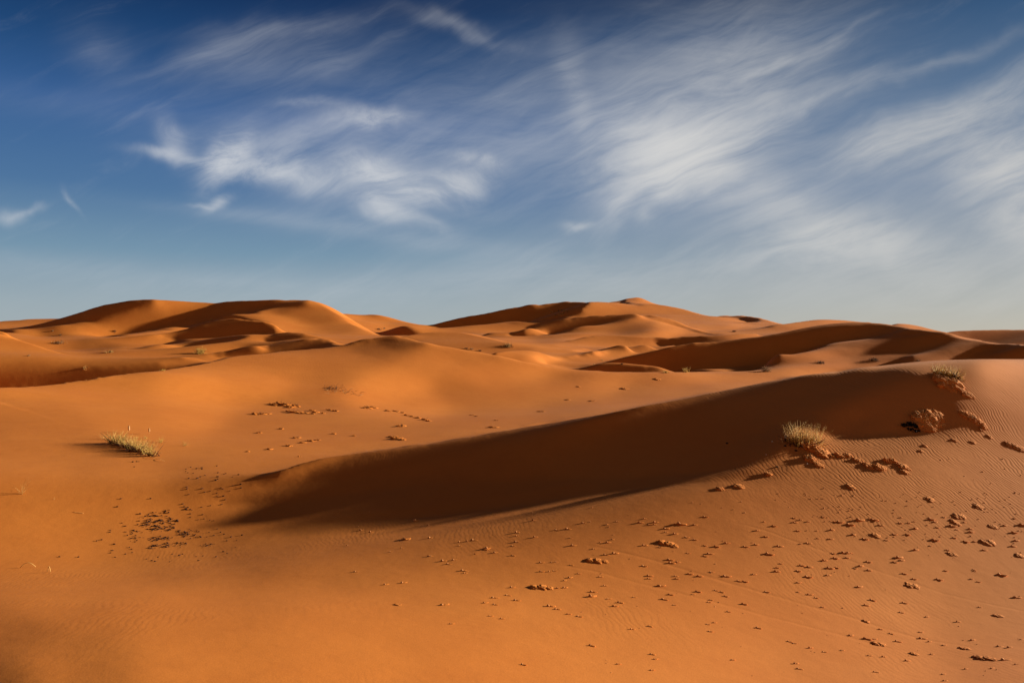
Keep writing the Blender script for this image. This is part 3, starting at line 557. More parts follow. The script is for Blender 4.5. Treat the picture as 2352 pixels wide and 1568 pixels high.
class MB:
    def __init__(s): s.v=[]; s.f=[]
    def tube(s,pts,rad,sides=3):
        n=len(pts); b=len(s.v)
        for i,p in enumerate(pts):
            t=(pts[min(i+1,n-1)]-pts[max(i-1,0)]); t=t.normalized() if t.length>1e-9 else Vector((0,0,1))
            a=t.cross(Vector((.3,.1,1)) if abs(t.z)<.9 else Vector((1,.2,0))).normalized(); c=t.cross(a)
            for k in range(sides):
                w=2*math.pi*k/sides; s.v.append(p+(a*math.cos(w)+c*math.sin(w))*rad[i])
        for i in range(n-1):
            for k in range(sides):
                k2=(k+1)%sides; s.f.append((b+i*sides+k,b+i*sides+k2,b+(i+1)*sides+k2,b+(i+1)*sides+k))
        s.f.append(tuple(b+k for k in range(sides))[::-1]); s.f.append(tuple(b+(n-1)*sides+k for k in range(sides)))
    def lump(s,c,r,seed=0,sub=2,amp=.25,freq=1.6,rot=0,sink=.35,steep=0.,hug=None):
        bm=bmesh.new(); bmesh.ops.create_icosphere(bm,subdivisions=sub,radius=1); b=len(s.v); off=Vector((seed*3.17,seed*1.3,seed*7.7)); ca,sa=math.cos(rot),math.sin(rot)
        for v in bm.verts:
            p=v.co.copy(); k=1+amp*mnoise.noise(p*freq+off)*1.6+amp*.6*mnoise.noise(p*freq*2.7+off)*1.6
            p=p*k; p.x+=steep*max(p.z,0); p=Vector((p.x*r[0],p.y*r[1],p.z*r[2])); p.z-=r[2]*sink
            w_=Vector(c)+Vector((p.x*ca-p.y*sa,p.x*sa+p.y*ca,p.z))
            if hug is not None: w_.z=gz(hug.x+w_.x,hug.y+w_.y)-hug.z+(p.z if p.z>0 else max(p.z*.5,-.02))
            s.v.append(w_)
        for f in bm.faces: s.f.append(tuple(b+v.index for v in f.verts))
        bm.free()
    def stem(s,base,az,lean,L,w,bend=.5,seg=4,wig=0.):
        p=Vector(base); d=Vector((math.cos(az)*math.sin(lean),math.sin(az)*math.sin(lean),math.cos(lean))); pts=[p.copy()]; rad=[w]
        for i in range(seg):
            d=(d+Vector((math.cos(az),math.sin(az),-.6))*bend/seg+Vector((R.uniform(-wig,wig),R.uniform(-wig,wig),R.uniform(-wig,wig)))).normalized()
            p=p+d*(L/seg); pts.append(p.copy()); rad.append(w*(1-(i+1)/seg*.85))
        s.tube(pts,rad)
    def build(s,name,mat,parent=None,smooth=True,loc=None):
        me=bpy.data.meshes.new(name); o_=Vector(loc) if loc is not None else Vector((0,0,0))
        me.from_pydata([tuple(v-o_) for v in s.v],[],s.f); me.update()
        if smooth: me.polygons.foreach_set('use_smooth',[True]*len(me.polygons))
        me.materials.append(mat); o=bpy.data.objects.new(name,me); COL.objects.link(o)
        if parent is not None: o.parent=parent
        elif loc is not None: o.location=o_
        return o
def thing(name,label,cat,loc,group=None):
    o=bpy.data.objects.new(name,None); COL.objects.link(o); o.location=loc; o.empty_display_size=.1
    o['label']=label; o['category']=cat
    if group: o['group']=group
    return o
def tag(o,label,cat,group=None):
    o['label']=label; o['category']=cat
    if group: o['group']=group
    return o
def copy_tree(o,loc,rot,sc,label=None):
    c=o.copy(); COL.objects.link(c); c.location=loc; c.rotation_euler=(0,0,rot); c.scale=sc
    if label: c['label']=label
    for ch in list(o.children):
        k=ch.copy(); COL.objects.link(k); k.parent=c
    return c
def gz(x,y): return float(ground_z(x,y))
G_TUFT='tufts of desert grass growing from the sand'
G_SHRUB='low shrubs dotted over the far dunes'
G_HUM='crusted sand hummocks held by roots'
def tuft(name,label,pts,hpx,n,mats=(M_GREEN,),spread=1.,lean=.5,root=0.,mound=0.,group=G_TUFT,cat='grass tuft',width=1.,droop=.9,wind=None):
    """grass growing from one or several spots (picture units), height hpx"""
    P=[at(u,v) for u,v in pts]; c=sum(P,Vector((0,0,0)))/len(P); c.z=gz(c.x,c.y); s=px(c); t=thing(name,label,cat,c,group)
    per=max(1,n//len(P)); MBs=[MB() for _ in mats]
    for p in P:
        for i in range(per):
            r=abs(R.gauss(0,.16*hpx*spread))*s; a=R.uniform(0,6.283); x,y=p.x+r*math.cos(a),p.y+r*math.sin(a)*1.1; z=gz(x,y)-.01
            L=hpx*s*R.uniform(.45,1.12); k=R.choices(range(len(mats)))[0]; az=a+R.gauss(0,.7) if wind is None or R.random()<.4 else wind+R.gauss(0,.6)
            MBs[k].stem(Vector((x,y,z))-c,az,abs(R.gauss(0,lean))*.8+.04,L,max(.0016,.16*s*width)*R.uniform(.7,1.3),R.uniform(.15,droop),5)
    names=['blades','dry_blades','stalks']
    for k,b in enumerate(MBs):
        if b.v: b.build(names[k],mats[k],t)
    if mound>0:
        m=MB()
        for p in P: m.lump(Vector((p.x,p.y,gz(p.x,p.y)))-c,(hpx*s*mound*1.5,hpx*s*mound*1.7,hpx*s*mound*.55),R.random()*50,3,.35,1.8,R.uniform(0,3))
        m.build('sand_mound',M_SAND,t)
    if root>0:
        m=MB()
        for p in P:
            for i in range(max(4,int(per*.35))):
                r=abs(R.gauss(0,.22*hpx*spread))*s; a=R.uniform(0,6.283); x,y=p.x+r*math.cos(a),p.y+r*math.sin(a)
                m.stem(Vector((x,y,gz(x,y)-.01))-c,R.uniform(0,6.283),R.uniform(.5,1.5),hpx*s*root*R.uniform(.4,1.2),.35*s*width,.3,4,.35)
        m.build('roots',M_ROOT,t)
    return t
def shrub(label,u,v,w,h,mat=M_DRY,n=60,name='desert_shrub',group=G_SHRUB,dark=.3,cat='shrub',leaf=None):
    """rounded low bush of many fine branching twigs, w wide and h high in picture units"""
    c=at(u,v); s=px(c); t=thing(name,label,cat,c,group); m=MB(); m2=MB()
    for i in range(n):
        a=R.uniform(0,6.283); x,y=R.gauss(0,w*.17)*s,R.gauss(0,w*.17)*s; z=gz(c.x+x,c.y+y)-c.z-.02*s
        tgt=(m2 if R.random()<dark else m); wd=max(.0015,.30*s)
        L=h*s*R.uniform(.5,1.15); le=abs(R.gauss(0,.55)); tgt.stem(Vector((x,y,z)),a,le,L,wd*R.uniform(.6,1.2),.35,4,.25)
        if R.random()<.6: tgt.stem(Vector((x,y,z+L*.35)),a+R.uniform(-1.5,1.5),R.uniform(.5,1.2),L*.6,wd*.7,.2,3,.25)
    if m.v: m.build('twigs',mat,t)
    if m2.v: m2.build('dark_twigs',M_ROOT,t)
    return t
def hummock(label,blobs,name='sand_hummock',roots=14,group=G_HUM,rootmat=M_ROOT,crust=.4,amp=.42,rough=3,hgt=1.,grass=None,seed=1):
    """crusted heap of sand; blobs are (u, v, half width, height) in picture units"""
    P=[(at(u,v),w,h) for u,v,w,h in blobs]; c=sum((p for p,_,_ in P),Vector((0,0,0)))/len(P); c.z=gz(c.x,c.y); t=thing(name,label,'sand hummock',c,group)
    m=MB(); k_=MB(); r_=MB()
    for i,(p,w,h) in enumerate(P):
        s=px(p); q_=Vector((p.x,p.y,gz(p.x,p.y)))-c
        m.lump(q_+Vector((.25*w*s,0,0)),((w*s*1.15,w*s*1.5,h*s*hgt*.58) if hgt<=1 else (w*s*1.2,w*s*1.35,h*s*.62)),seed+i*1.7,5 if hgt>1 else 4,amp*(.6 if hgt>1 else .8),2.2,R.uniform(-.3,.3),.20,-.9 if hgt<=1 else -.5,hug=c)
        for j in range(int(3+w*.5)):
            a=R.uniform(0,6.283); rr=R.uniform(.2,.95)*w*s; x,y=q_.x+rr*math.cos(a),q_.y+rr*math.sin(a); kk=R.uniform(.05,.15)*h*s
            k_.lump(Vector((x,y,gz(c.x+x,c.y+y)-c.z+R.uniform(0,.35)*h*s*max(0,1-rr/(w*s)))),(kk*1.8,kk*1.7,kk*.7),R.random()*99,2,.5,2.2,R.uniform(0,3),.1,-.6)
        if hgt>1 and rootmat is M_ROOT: rootmat=M_DRY
        for j in range(max(2,int(roots/len(P)))):
            a=R.uniform(0,6.283); rr=R.uniform(0,.8)*w*s; x,y=q_.x+rr*math.cos(a),q_.y+rr*math.sin(a)
            r_.stem(Vector((x,y,gz(c.x+x,c.y+y)-c.z+.25*h*s)),R.uniform(0,6.283),R.uniform(.5,1.6),R.uniform(.4,1.3)*h*s,max(.002,.45*s),.3,4,.4)
    m.build('sand_mound',M_SAND,t); k_.build('crust',M_CLOD,t); r_.build('roots',rootmat,t)
    if hgt>1:
        f_=MB()
        for p,w,h in P:
            s=px(p)
            for j in range(int(w*5)):
                a=R.uniform(0,6.283); rr=math.sqrt(R.random())*w*s*1.1; x,y=p.x-c.x+rr*math.cos(a),p.y-c.y+rr*math.sin(a)*1.3
                f_.stem(Vector((x,y,gz(c.x+x,c.y+y)-c.z+.35*h*s*max(0,1-rr/(w*s)))),R.uniform(0,6.283),R.uniform(.3,1.5),R.uniform(.35,.9)*h*s,max(.0015,.22*s),.4,3,.3)
        f_.build('stubble',M_STRAW,t)
    return t
# ---------------------------------------------------------------- left: the long grass tuft and its small companions
def z1(x,y): return (202.1+x*.10417,955.5+y*.10417)
def z2(x,y): return (1751.75+x*.15625,955.5+y*.15625)
def z3(x,y): return (2045.75+x*.14845,820.75+y*.14845)
def z4(x,y): return (551.25+x*.20833,857.5+y*.20833)
row=[z1(*p) for p in ((540,600),(640,610),(740,640),(840,670),(930,700),(1020,740),(1120,760),(1200,790),(1300,830),(1390,880))]
tuft('grass_tuft','long yellow green grass tuft with dark roots below the left dune slope',row,33,460,(M_GREEN,M_STRAW),1.1,.32,1.0,0,width=3.2,droop=.55)
m=MB(); c=at(*z1(1000,800)); 
for (a,b) in (((1080,800),(720,755)),((1110,800),(850,740)),((1450,935),(1260,905)),((1460,945),(1350,930)),((1500,950),(1680,1010)),((1130,800),(1020,640)),((1440,880),(1650,800)),((1440,870),(1500,650))):
    p0,p1=at(*z1(*a)),at(*z1(*b)); pts=[]
    if b==(1650,800) or b==(1500,650) or b==(1020,640): p1=p0+Vector(((b[0]-a[0])*.10417*px(p0),0,abs(b[1]-a[1])*.10417*px(p0)))
    for i in range(6):
        k=i/5; p=p0.lerp(p1,k); p.z=max(p.z,gz(p.x,p.y)+.006)+.02*math.sin(k*3.1); pts.append(p-c)
    m.tube(pts,[.0045*(1-.5*i/5) for i in range(6)])
tr=thing('dry_stalk','pale dry stalks lying bent at the foot of the long left grass tuft','dry stalk',c); m.build('stems',M_STRAW,tr)
def plume(label,u,v,h):
    c=at(u,v); s=px(c); t=thing('grass_plume',label,'grass plume',c,G_TUFT); m=MB(); m.stem((0,0,-.01),.5,.06,h*s*.75,.004,.05,4,.02); m.build('stem',M_STRAW,t)
    m=MB(); m.lump((.0,0,h*s*.68),(h*s*.13,h*s*.13,h*s*.34),R.random()*9,2,.3,2,0,0); 
    for i in range(14): m.stem((0,0,h*s*.45),R.uniform(0,6.28),R.uniform(.05,.35),h*s*.5,.002,.1,3)
    m.build('seed_head',M_PLUME,t); return t
plume('taller pale feathery plume standing alone above the left grass tuft',*z1(900,372),17)
plume('shorter pale feathery plume right of the taller plume above the left tuft',*z1(1350,408),15)
tuft('grass_tuft','small yellow green sprig just above the middle of the long left tuft',[z1(1080,500)],9,30,(M_GREEN,),1,.3)
tuft('grass_tuft','small green sprig with a dark shadow under the shorter plume',[z1(1280,492)],11,36,(M_GREEN,),1.3,.3,.4)
tuft('grass_tuft','upright green sprig right of the long left tuft with fine tall blades',[z1(1600,582)],18,46,(M_GREEN,),1.2,.25,.4)
tuft('grass_tuft','last little green sprig to the right of the left tuft',[z1(2145,652)],14,36,(M_GREEN,M_STRAW),1.2,.35,.4)
tuft('grass_tuft','thin arching dry blades at the far left end of the long tuft',[z1(330,500),z1(420,520)],22,34,(M_STRAW,),1.2,.6,0,0,width=.8)
tuft('grass_sprout','forked pale sprout alone at the left edge of the photo',[(50,1134)],46,16,(M_STRAW,),.25,.30,0,0,cat='grass sprout',width=1.4,droop=1.4)
tuft('grass_sprout','tiny pale arched blade right of the forked sprout',[(127,1146)],15,4,(M_STRAW,),.4,.5,0,0,cat='grass sprout')
for lab,a,b,arch in (('short pale twig lying on the left sand with a long shadow',(168,1176),(192,1179),0),('pale curved straw lying alone on the lower left sand',(46,1304),(82,1302),.06),('tiny bent straw standing on the lower left sand',(109,1314),(116,1314),.07)):
    p0,p1=at(*a),at(*b); t=thing('dry_straw',lab,'dry straw',p0); m=MB(); pts=[]
    for i in range(7): k=i/6; p=p0.lerp(p1,k); pts.append(Vector((p.x,p.y,gz(p.x,p.y)+.006+arch*math.sin(k*math.pi)))-p0)
    m.tube(pts,[.0035]*7); m.build('stem',M_STRAW,t)
# ---------------------------------------------------------------- right: tufts and hummocks on the near dune
hummock('long torn sandy hummock below the tall dry tuft on the right dune',[(*z2(640,420),17,22),(*z2(760,480),18,19),(*z2(880,560),15,14),(*z2(720,640),13,12),(*z2(820,720),9,7)],roots=50,hgt=1.25,seed=3)
tuft('grass_tuft','tall dry golden grass tuft standing on the near dune face, right of centre',[z2(440,395),z2(480,400),z2(520,400),z2(560,410),z2(620,420),z2(730,400),z2(800,440)],50,330,(M_STRAW,M_GREEN,M_STRAW),1.0,.30,.7,.0,width=3.0,droop=.55)
tuft('grass_stalk','two thin stalks standing in the shade left of the golden tuft',[z2(290,372),z2(380,330)],17,6,(M_STRAW,),.2,.15,0,0,cat='grass stalk',width=1.3)
hummock('middle crumbly hummock between the golden tuft and the pitted one',[(*z2(1130,575),9,9),(*z2(1250,580),9,8),(*z2(1400,650),8,7),(*z2(1010,590),7,7)],roots=22,hgt=1.25,seed=9)
hummock('pitted crumbly hummock with two small knobs above it on the right',[(*z2(1560,730),10,8),(*z2(1720,760),11,11),(*z2(1830,660),7,12),(*z2(1910,660),7,12),(*z2(2060,740),11,8),(*z2(2090,820),8,5)],roots=30,hgt=1.25,seed=14)
hummock('small pale root clump at the lower end of the big dune shadow',[(*z2(95,860),7,9)],roots=16,seed=17,rootmat=M_DRY)
hummock('small sandy clump under the lower edge of the big dune shadow',[(1655,1123,7,6),(1698,1117,9,6)],roots=18,seed=19,rootmat=M_DRY)
hummock('low clump with dark pits below the golden tuft, in open sand',[(1954,1117,8,6)],roots=10,seed=21)
hummock('dark root bound mound hanging under the tuft on the right crest',[(*z3(850,400),19,20),(*z3(980,420),17,19),(*z3(760,340),12,16)],roots=90,hgt=1.25,seed=23)
tuft('grass_tuft','olive yellow grass tuft near the top of the right dune crest',[z3(700,260),z3(770,270),z3(860,290),z3(940,290),z3(1010,300)],27,200,(M_GREEN,M_STRAW),1.1,.40,.8,0,width=3.4,droop=.6)
tuft('grass_tuft','windblown dry clump at the right end of the crest tuft',[z3(1060,330),z3(1110,350)],20,90,(M_STRAW,),1.2,.6,.6,0)
hummock('small ragged hummock below the right crest tuft',[(*z3(1160,560),10,9),(*z3(1240,590),7,5)],roots=24,hgt=1.25,seed=27,rootmat=M_DRY)
hummock('bright topped mound behind the black bush on the right dune',[(*z3(500,1000),20,20),(*z3(620,960),18,18),(*z3(730,920),12,11)],roots=26,hgt=1.25,seed=31,amp=.3)
c=at(*z3(300,1110)); s=px(c); t=thing('burnt_bush','low black burnt looking bush against the bright topped mound','bush',c); m=MB()
for u,v,w,h in ((200,1050,8,9),(290,1040,9,13),(370,1060,9,12),(420,1080,7,8),(300,1110,8,6),(380,1135,9,4)):
    p=at(*z3(u,v)); 
    for k in range(34): m.stem(p-c+Vector((R.gauss(0,w*.45)*s,R.gauss(0,w*.4)*s,-.02)),R.uniform(0,6.3),R.uniform(.3,1.4),h*s*R.uniform(.5,1.1),.9*s,.4,4,.3)
    for k in range(7): m.lump(p-c+Vector((R.gauss(0,w*.45)*s,R.gauss(0,w*.4)*s,R.uniform(.0,.5)*h*s)),(2.4*s,2.2*s,2.0*s),R.random()*50,2,.6,2.5)
m.build('charred_twigs',M_BLACK,t)
hummock('ragged hummock with upright stubs at the dark slope edge, right of the black bush',[(*z3(1140,890),8,9),(*z3(1240,940),9,12),(*z3(1330,985),9,13),(*z3(1420,1050),8,10)],roots=46,hgt=1.25,seed=35,rootmat=M_DRY)
hummock('long thin sand ridge lump at the right edge below the dune face',[(*z3(1850,1360),8,7),(*z3(1930,1385),8,7),(*z3(2020,1420),9,6)],roots=8,hgt=1.25,seed=38)
for k,(x,y) in enumerate(((990,1280),(480,1450),(1540,1230),(1290,1320),(540,1370),(1400,1110))):
    hummock(('small pale knob below the black bush','pair of small knobs lower left of the black bush','little tufted knob right of the ripples','faint small knob among the ripples','tiny knob left of the rippled slope','small knob at the foot of the stubbed hummock')[k],[(*z3(x,y),4,4)],roots=6,seed=41+k,rootmat=M_DRY)
# ---------------------------------------------------------------- basin: crusts, roots and a sprawling dead bush
c=at(*z4(1050,210)); s=px(c); t=thing('dead_bush','sprawling dead bush lying on the smooth middle dune','dead bush',c); m=MB(); m2=MB()
for i in range(90):
    u,v=R.uniform(930,1330),0; v=170+(u-930)*.15+R.gauss(0,18); p=at(*z4(u,v)); 
    (m if R.random()<.7 else m2).stem(p-c+Vector((0,0,-.01)),R.uniform(0,6.3),R.uniform(.8,1.6),R.uniform(6,22)*s,.38*s,.2,5,.4)
for i in range(40):
    p=at(*z4(R.gauss(1010,35),R.gauss(165,10))); m2.stem(p-c,R.uniform(0,6.3),R.uniform(.2,1.3),R.uniform(4,11)*s,.5*s,.3,4,.3)
m.build('branches',M_DRY,t); m2.build('dark_branches',M_ROOT,t)
H4=[('broad dark root crust, largest clump in the middle basin',[(400,345,9,7),(460,340,10,9),(530,350,9,8),(570,375,7,6)],40),
('round knob beside the largest crust in the basin',[(630,365,7,8)],12),
('lower right arm of the largest crust in the basin',[(560,420,8,5),(640,430,11,7),(720,440,8,5)],26),
('small crust right of the lower arm in the basin',[(800,410,6,5),(840,430,6,6),(800,445,5,4)],14),
('tiny knob between two crusts in the basin',[(925,440,4,4)],5),
('small crust with a pale sunny side, right end of the basin clumps',[(1000,405,6,5),(1060,415,6,6)],12),
('left most dark crust in the middle basin',[(190,450,8,7),(260,450,8,5),(310,445,6,4)],18),
('thin dark crust at the upper end of the line of clods',[(1420,385,8,6),(1480,380,7,5)],16),
('faint crust below the upper end of the line of clods',[(1650,415,8,4),(1730,420,7,4)],12),
('long line of dark clods stepping down the middle dune foot',[(1800,435,4,4),(1850,465,6,5),(1910,478,6,4),(1970,492,6,5),(2050,512,7,6),(2090,525,5,5)],26),
('neat dark clod with bright sand at its right, below the line of clods',[(1790,582,8,7)],8),
('larger double clod at the foot of the middle dune',[(1690,700,8,5),(1740,722,11,9),(1800,730,7,5)],18),
('small dark knob in the basin left of centre',[(460,612,4,5)],5),
('small knob lower left in the basin',[(220,655,5,5)],5),
('flat clod with a long thin shadow in the basin',[(630,712,7,5)],8),
('low clod right of the long shadow clod',[(790,745,7,5)],7),
('low clod just under the long shadow clod',[(700,762,6,4)],6),
('dark clod at the lower end of the basin',[(550,798,6,5)],6),
('small dark clod lower left of the basin',[(330,836,5,5)],5),
('tiny clod in the middle of the basin',[(1040,665,4,4)],4),
('tiny clod under the line of clods',[(1260,688,4,4)],4),
('pale little clod by the last left sprig',[(90,860,4,3)],4),
('tiny pale clod just above the big shadow tip',[(660,915,3,3)],3),
('pale lump right of the low basin clods',[(860,735,5,4)],4)]
for k,(lab,bl,nr) in enumerate(H4): hummock(lab,[(*z4(x,y),w,h) for x,y,w,h in bl],roots=nr,seed=60+k*2.3,amp=.45,hgt=1.0)
hummock('broken little crust on the basin floor, centre right',[(1085,953,5,3),(1095,956,4,3)],roots=5,seed=120)
for k,(u,v,w,lab) in enumerate(((1135,981,9,'wide flat crust near the shadow crest, centre'),(1142,965,5,'small crust just above the wide flat one'),(1245,945,8,'flat crust casting a short shadow, right of centre basin'),(1362,921,6,'long low crust at the right of the basin'),(1305,918,5,'small low crust halfway along the basin'),(1330,888,4,'tiny crust on the far side of the basin'),(1435,893,7,'thin crust near the right end of the basin'),(1510,871,6,'tiny crust under the dark far dune'))):
    hummock(lab,[(u,v,w,w*.45)],roots=4,seed=130+k,amp=.4)
# ---------------------------------------------------------------- open sand: bigger lumps with bright sunny sides
BIG=[('longest dark shadowed lump in the lower middle sand',[(1232,1349,10,8),(1250,1350,10,9),(1264,1351,7,6)]),
('dark lump with a pale crest above the longest lump',[(1358,1287,9,7),(1376,1288,9,7),(1390,1289,7,4)]),
('hooked lump with a bright right side, highest of the three big ones',[(1524,1246,8,8),(1540,1250,9,7),(1552,1254,6,4)]),
('small dark lump with a bright right edge left of the three big ones',[(934,1238,8,6)]),
('short flat lump alone in the smooth lower sand',[(915,1388,7,3)]),
('flat lump right of the hooked one',[(1117,1260,6,3)])]
for k,(lab,bl) in enumerate(BIG): hummock(lab,bl,roots=5,seed=160+k*3,amp=.3,group='larger sand lumps on the open foreground')
def i6(x,y): return (1568+x*.336,1041.25+y*.336)
def i5(x,y): return (784+x*.336,1041.25+y*.336)
for k,(x,y,w,lab) in enumerate(((2100,608,16,'wide dark lump at the right edge with a pale sunny side'),(1850,688,10,'flat dark lump low on the right with a small one above'),(1330,562,9,'flat shadowed lump in the middle of the scattered clods'),(1260,1148,8,'thin bright edged lump in the lower right sand'),(1350,1300,14,'long bright edged ridge lump in the lower right corner area'),(2080,1395,22,'widest dark ridge lump near the lower right corner'),(2165,1108,11,'dark lump at the right edge above the widest ridge'),(1700,318,9,'lump with a pale twig in the cluster at the right'),(1900,430,14,'long ragged lump in the dense cluster at the right'),(1860,465,9,'dark ragged lump just under the long ragged one'),(2030,366,9,'dark lump with bright edge right of the ragged cluster'),(2130,500,10,'round lump right of the dense cluster'),(1580,905,14,'broken flat lump low in the right sand'),(1590,1370,9,'thin lit ridge near the bottom right'),(1935,1330,12,'ragged lump above the widest ridge near the corner'),(2310,700,9,'dark lump cut by the right edge of the photo'))):
    u,v=i6(x,y); hummock(lab,[(u-w*.45,v,w*.55,w*.34),(u+w*.35,v+w*.08,w*.5,w*.28)] if w>9 else [(u,v,w*.8,w*.5)],roots=4,seed=200+k*1.9,amp=.35,group='larger sand lumps on the open foreground')
# ---------------------------------------------------------------- hundreds of small clods on the right, each with its drift of sand
def clod_proto(seed):
    t=thing('sand_clod','small dark clod with a thin drift of pale sand on its right side','sand clod',(0,0,0),'small clods scattered over the right foreground')
    m=MB(); m.lump((0,0,.40),(1.0,.9,.75),seed,2,.55,1.9,0,.0,-.4)
    m.lump((-.9,.2,.2),(.6,.5,.45),seed+5,1,.5,1.9,0,.0); m.build('clod',M_CLOD,t)
    m=MB(); m.lump((2.0,0,.0),(2.9,1.3,.50),seed+9,3,.22,1.2,0,.15,.1); m.build('sand_drift',M_SAND,t)
    return t
P6=[(20,572),(75,588),(145,432),(75,488),(145,628),(222,635),(30,680),(175,685),(145,700),(292,612),(65,335),(125,345),(270,370),(345,382),(425,403),(400,330),(505,527),(560,568),(555,467),(615,495),(495,623),(420,636),(650,633),(575,685),(575,692),(665,752),(640,780),(632,806),(848,612),(805,618),(780,528),(915,528),(1015,523),(920,580),(1010,585),(853,466),(760,470),(800,455),(755,440),(725,366),(850,385),(945,378),(955,434),(1070,402),(1085,382),(1165,382),(1150,432),(1035,360),(1035,465),(1065,468),(1130,485),(1195,455),(1295,452),(1345,490),(1240,300),(1090,292),(875,310),(845,285),(705,327),(965,238),(1155,225),(1160,555),(1235,583),(1385,592),(1440,552),(1530,553),(1585,513),(1540,475),(1580,465),(1480,475),(1445,430),(1490,437),(1445,385),(1460,338),(1395,322),(1490,295),(1600,298),(1565,312),(1620,265),(1635,350),(1690,450),(1720,468),(1735,505),(1670,490),(1780,435),(1830,495),(1875,488),(1870,520),(1960,515),(1965,537),(1920,470),(2255,370),(2260,443),(2310,487),(2255,540),(2195,492),(1710,590),(1850,576),(1925,600),(1990,603),(2275,596),(2250,633),(2055,660),(1805,660),(1690,632),(1585,660),(1470,712),(1440,742),(1490,730),(1260,740),(1210,770),(1170,783),(1125,678),(1095,678),(1020,682),(960,730),(1035,715),(1120,713),(1045,778),(995,783),(1265,797),(985,832),(855,775),(805,765),(780,802),(845,842),(785,882),(285,838),(190,810),(105,838),(40,822),(480,826),(375,870),(415,873),(220,935),(260,946),(95,943),(65,962),(287,975),(185,1000),(173,1015),(565,945),(785,947),(860,963),(905,985),(950,1050),(410,1028),(1200,912),(1285,1000),(1245,1036),(1575,857),(1740,860),(1505,820),(1790,800),(1985,793),(1990,803),(2165,828),(1970,858),(2015,876),(2270,983),(2025,1050),(1875,1150),(1665,1116),(1485,1085),(1345,1200),(1620,1220),(1415,1230),(1140,1243),(1245,1265),(1305,1267),(1680,1285),(1625,1263),(2310,1270),(1780,1310),(1695,1372),(1525,1415),(1270,1380),(1365,1388),(1460,1283),(1085,1345),(960,1355),(865,1328),(720,1283),(755,1296),(505,1190),(305,1080),(210,1155),(165,1166),(180,1215),(335,1410),(765,1435),(785,1470),(2155,1317),(1975,1275),(2225,1325),(2275,1440),(2110,1467),(1775,1508),(1930,1472),(1785,1552),(1310,1492),(2190,1410),(1505,1020),(1925,155),(2115,105),(2150,62),(2075,172),(2050,125),(1990,178),(1900,265),(2105,205),(1840,170),(1865,350),(2200,105),(1430,60),(2310,150),(2185,38),(1820,38),(1765,45)]
P5=[(40,628),(130,525),(195,538),(115,500),(430,583),(410,647),(330,673),(600,578),(595,490),(505,460),(595,702),(610,702),(690,735),(765,728),(725,755),(805,605),(860,600),(895,593),(803,630),(915,687),(1045,677),(990,650),(1165,697),(1195,540),(1195,563),(1190,605),(1165,632),(1320,572),(1310,457),(1305,403),(1465,522),(1540,515),(1550,362),(1650,475),(1560,577),(1575,628),(1715,368),(1815,485),(1880,465),(1965,420),(2035,472),(2100,487),(2135,485),(2140,470),(2070,445),(2280,482),(2305,482),(2210,513),(2215,538),(2275,550),(1850,587),(1815,608),(1770,608),(2065,628),(2170,640),(1720,652),(1860,683),(1800,692),(1565,762),(1465,742),(1435,743),(1360,745),(1450,802),(1420,806),(1360,806),(1520,868),(1555,848),(1615,820),(1520,917),(1475,920),(1765,843),(2060,768),(2095,835),(2097,855),(2235,725),(2245,748),(2290,742),(2280,838),(2285,856),(1795,903),(1710,945),(1700,977),(1820,993),(1895,1018),(1995,982),(1860,1043),(1415,1043),(1465,1063),(1545,1097),(1615,1112),(1035,985),(1128,968),(1187,1003),(1042,1032),(975,1020),(1160,915),(1090,1128),(745,1163),(1013,1110),(688,1035),(415,884),(295,895),(93,808),(825,800),(840,817),(2170,905),(2240,963),(2195,995),(2270,1035),(2100,1180),(1980,1200),(1700,1312),(1885,1438),(2115,1372),(2115,1480),(1235,1442),(2140,1405),(210,405),(190,398),(430,300),(605,290),(935,228),(365,358),(515,325)]
SM=[i6(*p) for p in P6]+[i5(*p) for p in P5]
protos=[clod_proto(s_*11.3+2) for s_ in range(6)]
used=set(); R2=random.Random(21)
SM=sorted(SM,key=lambda p:-p[1])
indiv=SM[:285]; rest=SM[285:]
for i,(u,v) in enumerate(indiv):
    p=at(u,v); k=i%6; sc=px(p)*R2.uniform(1.25,2.7)*(1.0 if R2.random()<.8 else 1.45); sc=min(max(sc,.008),.030); p.z+=.0
    if k not in used and i<6:
        used.add(k); o=protos[k]; o.location=p; o.rotation_euler=(0,0,R2.uniform(-.3,.5)); o.scale=(sc,sc,sc*R2.uniform(.8,1.3))
    else: copy_tree(protos[k],p,R2.uniform(-.3,.5),(sc,sc,sc*R2.uniform(.8,1.3)))
# the rest of the small clods, seen only as specks
m=MB()
for (u,v) in rest+[(R2.uniform(1250,2350),R2.uniform(1120,1560)) for _ in range(90)]+[(R2.uniform(1850,2350),R2.uniform(1130,1240)) for _ in range(110)]:
    p=at(u,v); k=px(p)*R2.uniform(.8,1.7); m.lump(p+Vector((0,0,.25*k)),(k,k*.9,k*.7),R2.random()*90,1,.5,1.9,R2.uniform(0,3),0)
o=m.build('sand_crumbs',M_CLOD); o['kind']='stuff'; o['label']='tiny sand crumbs sprinkled among the clods of the right foreground'
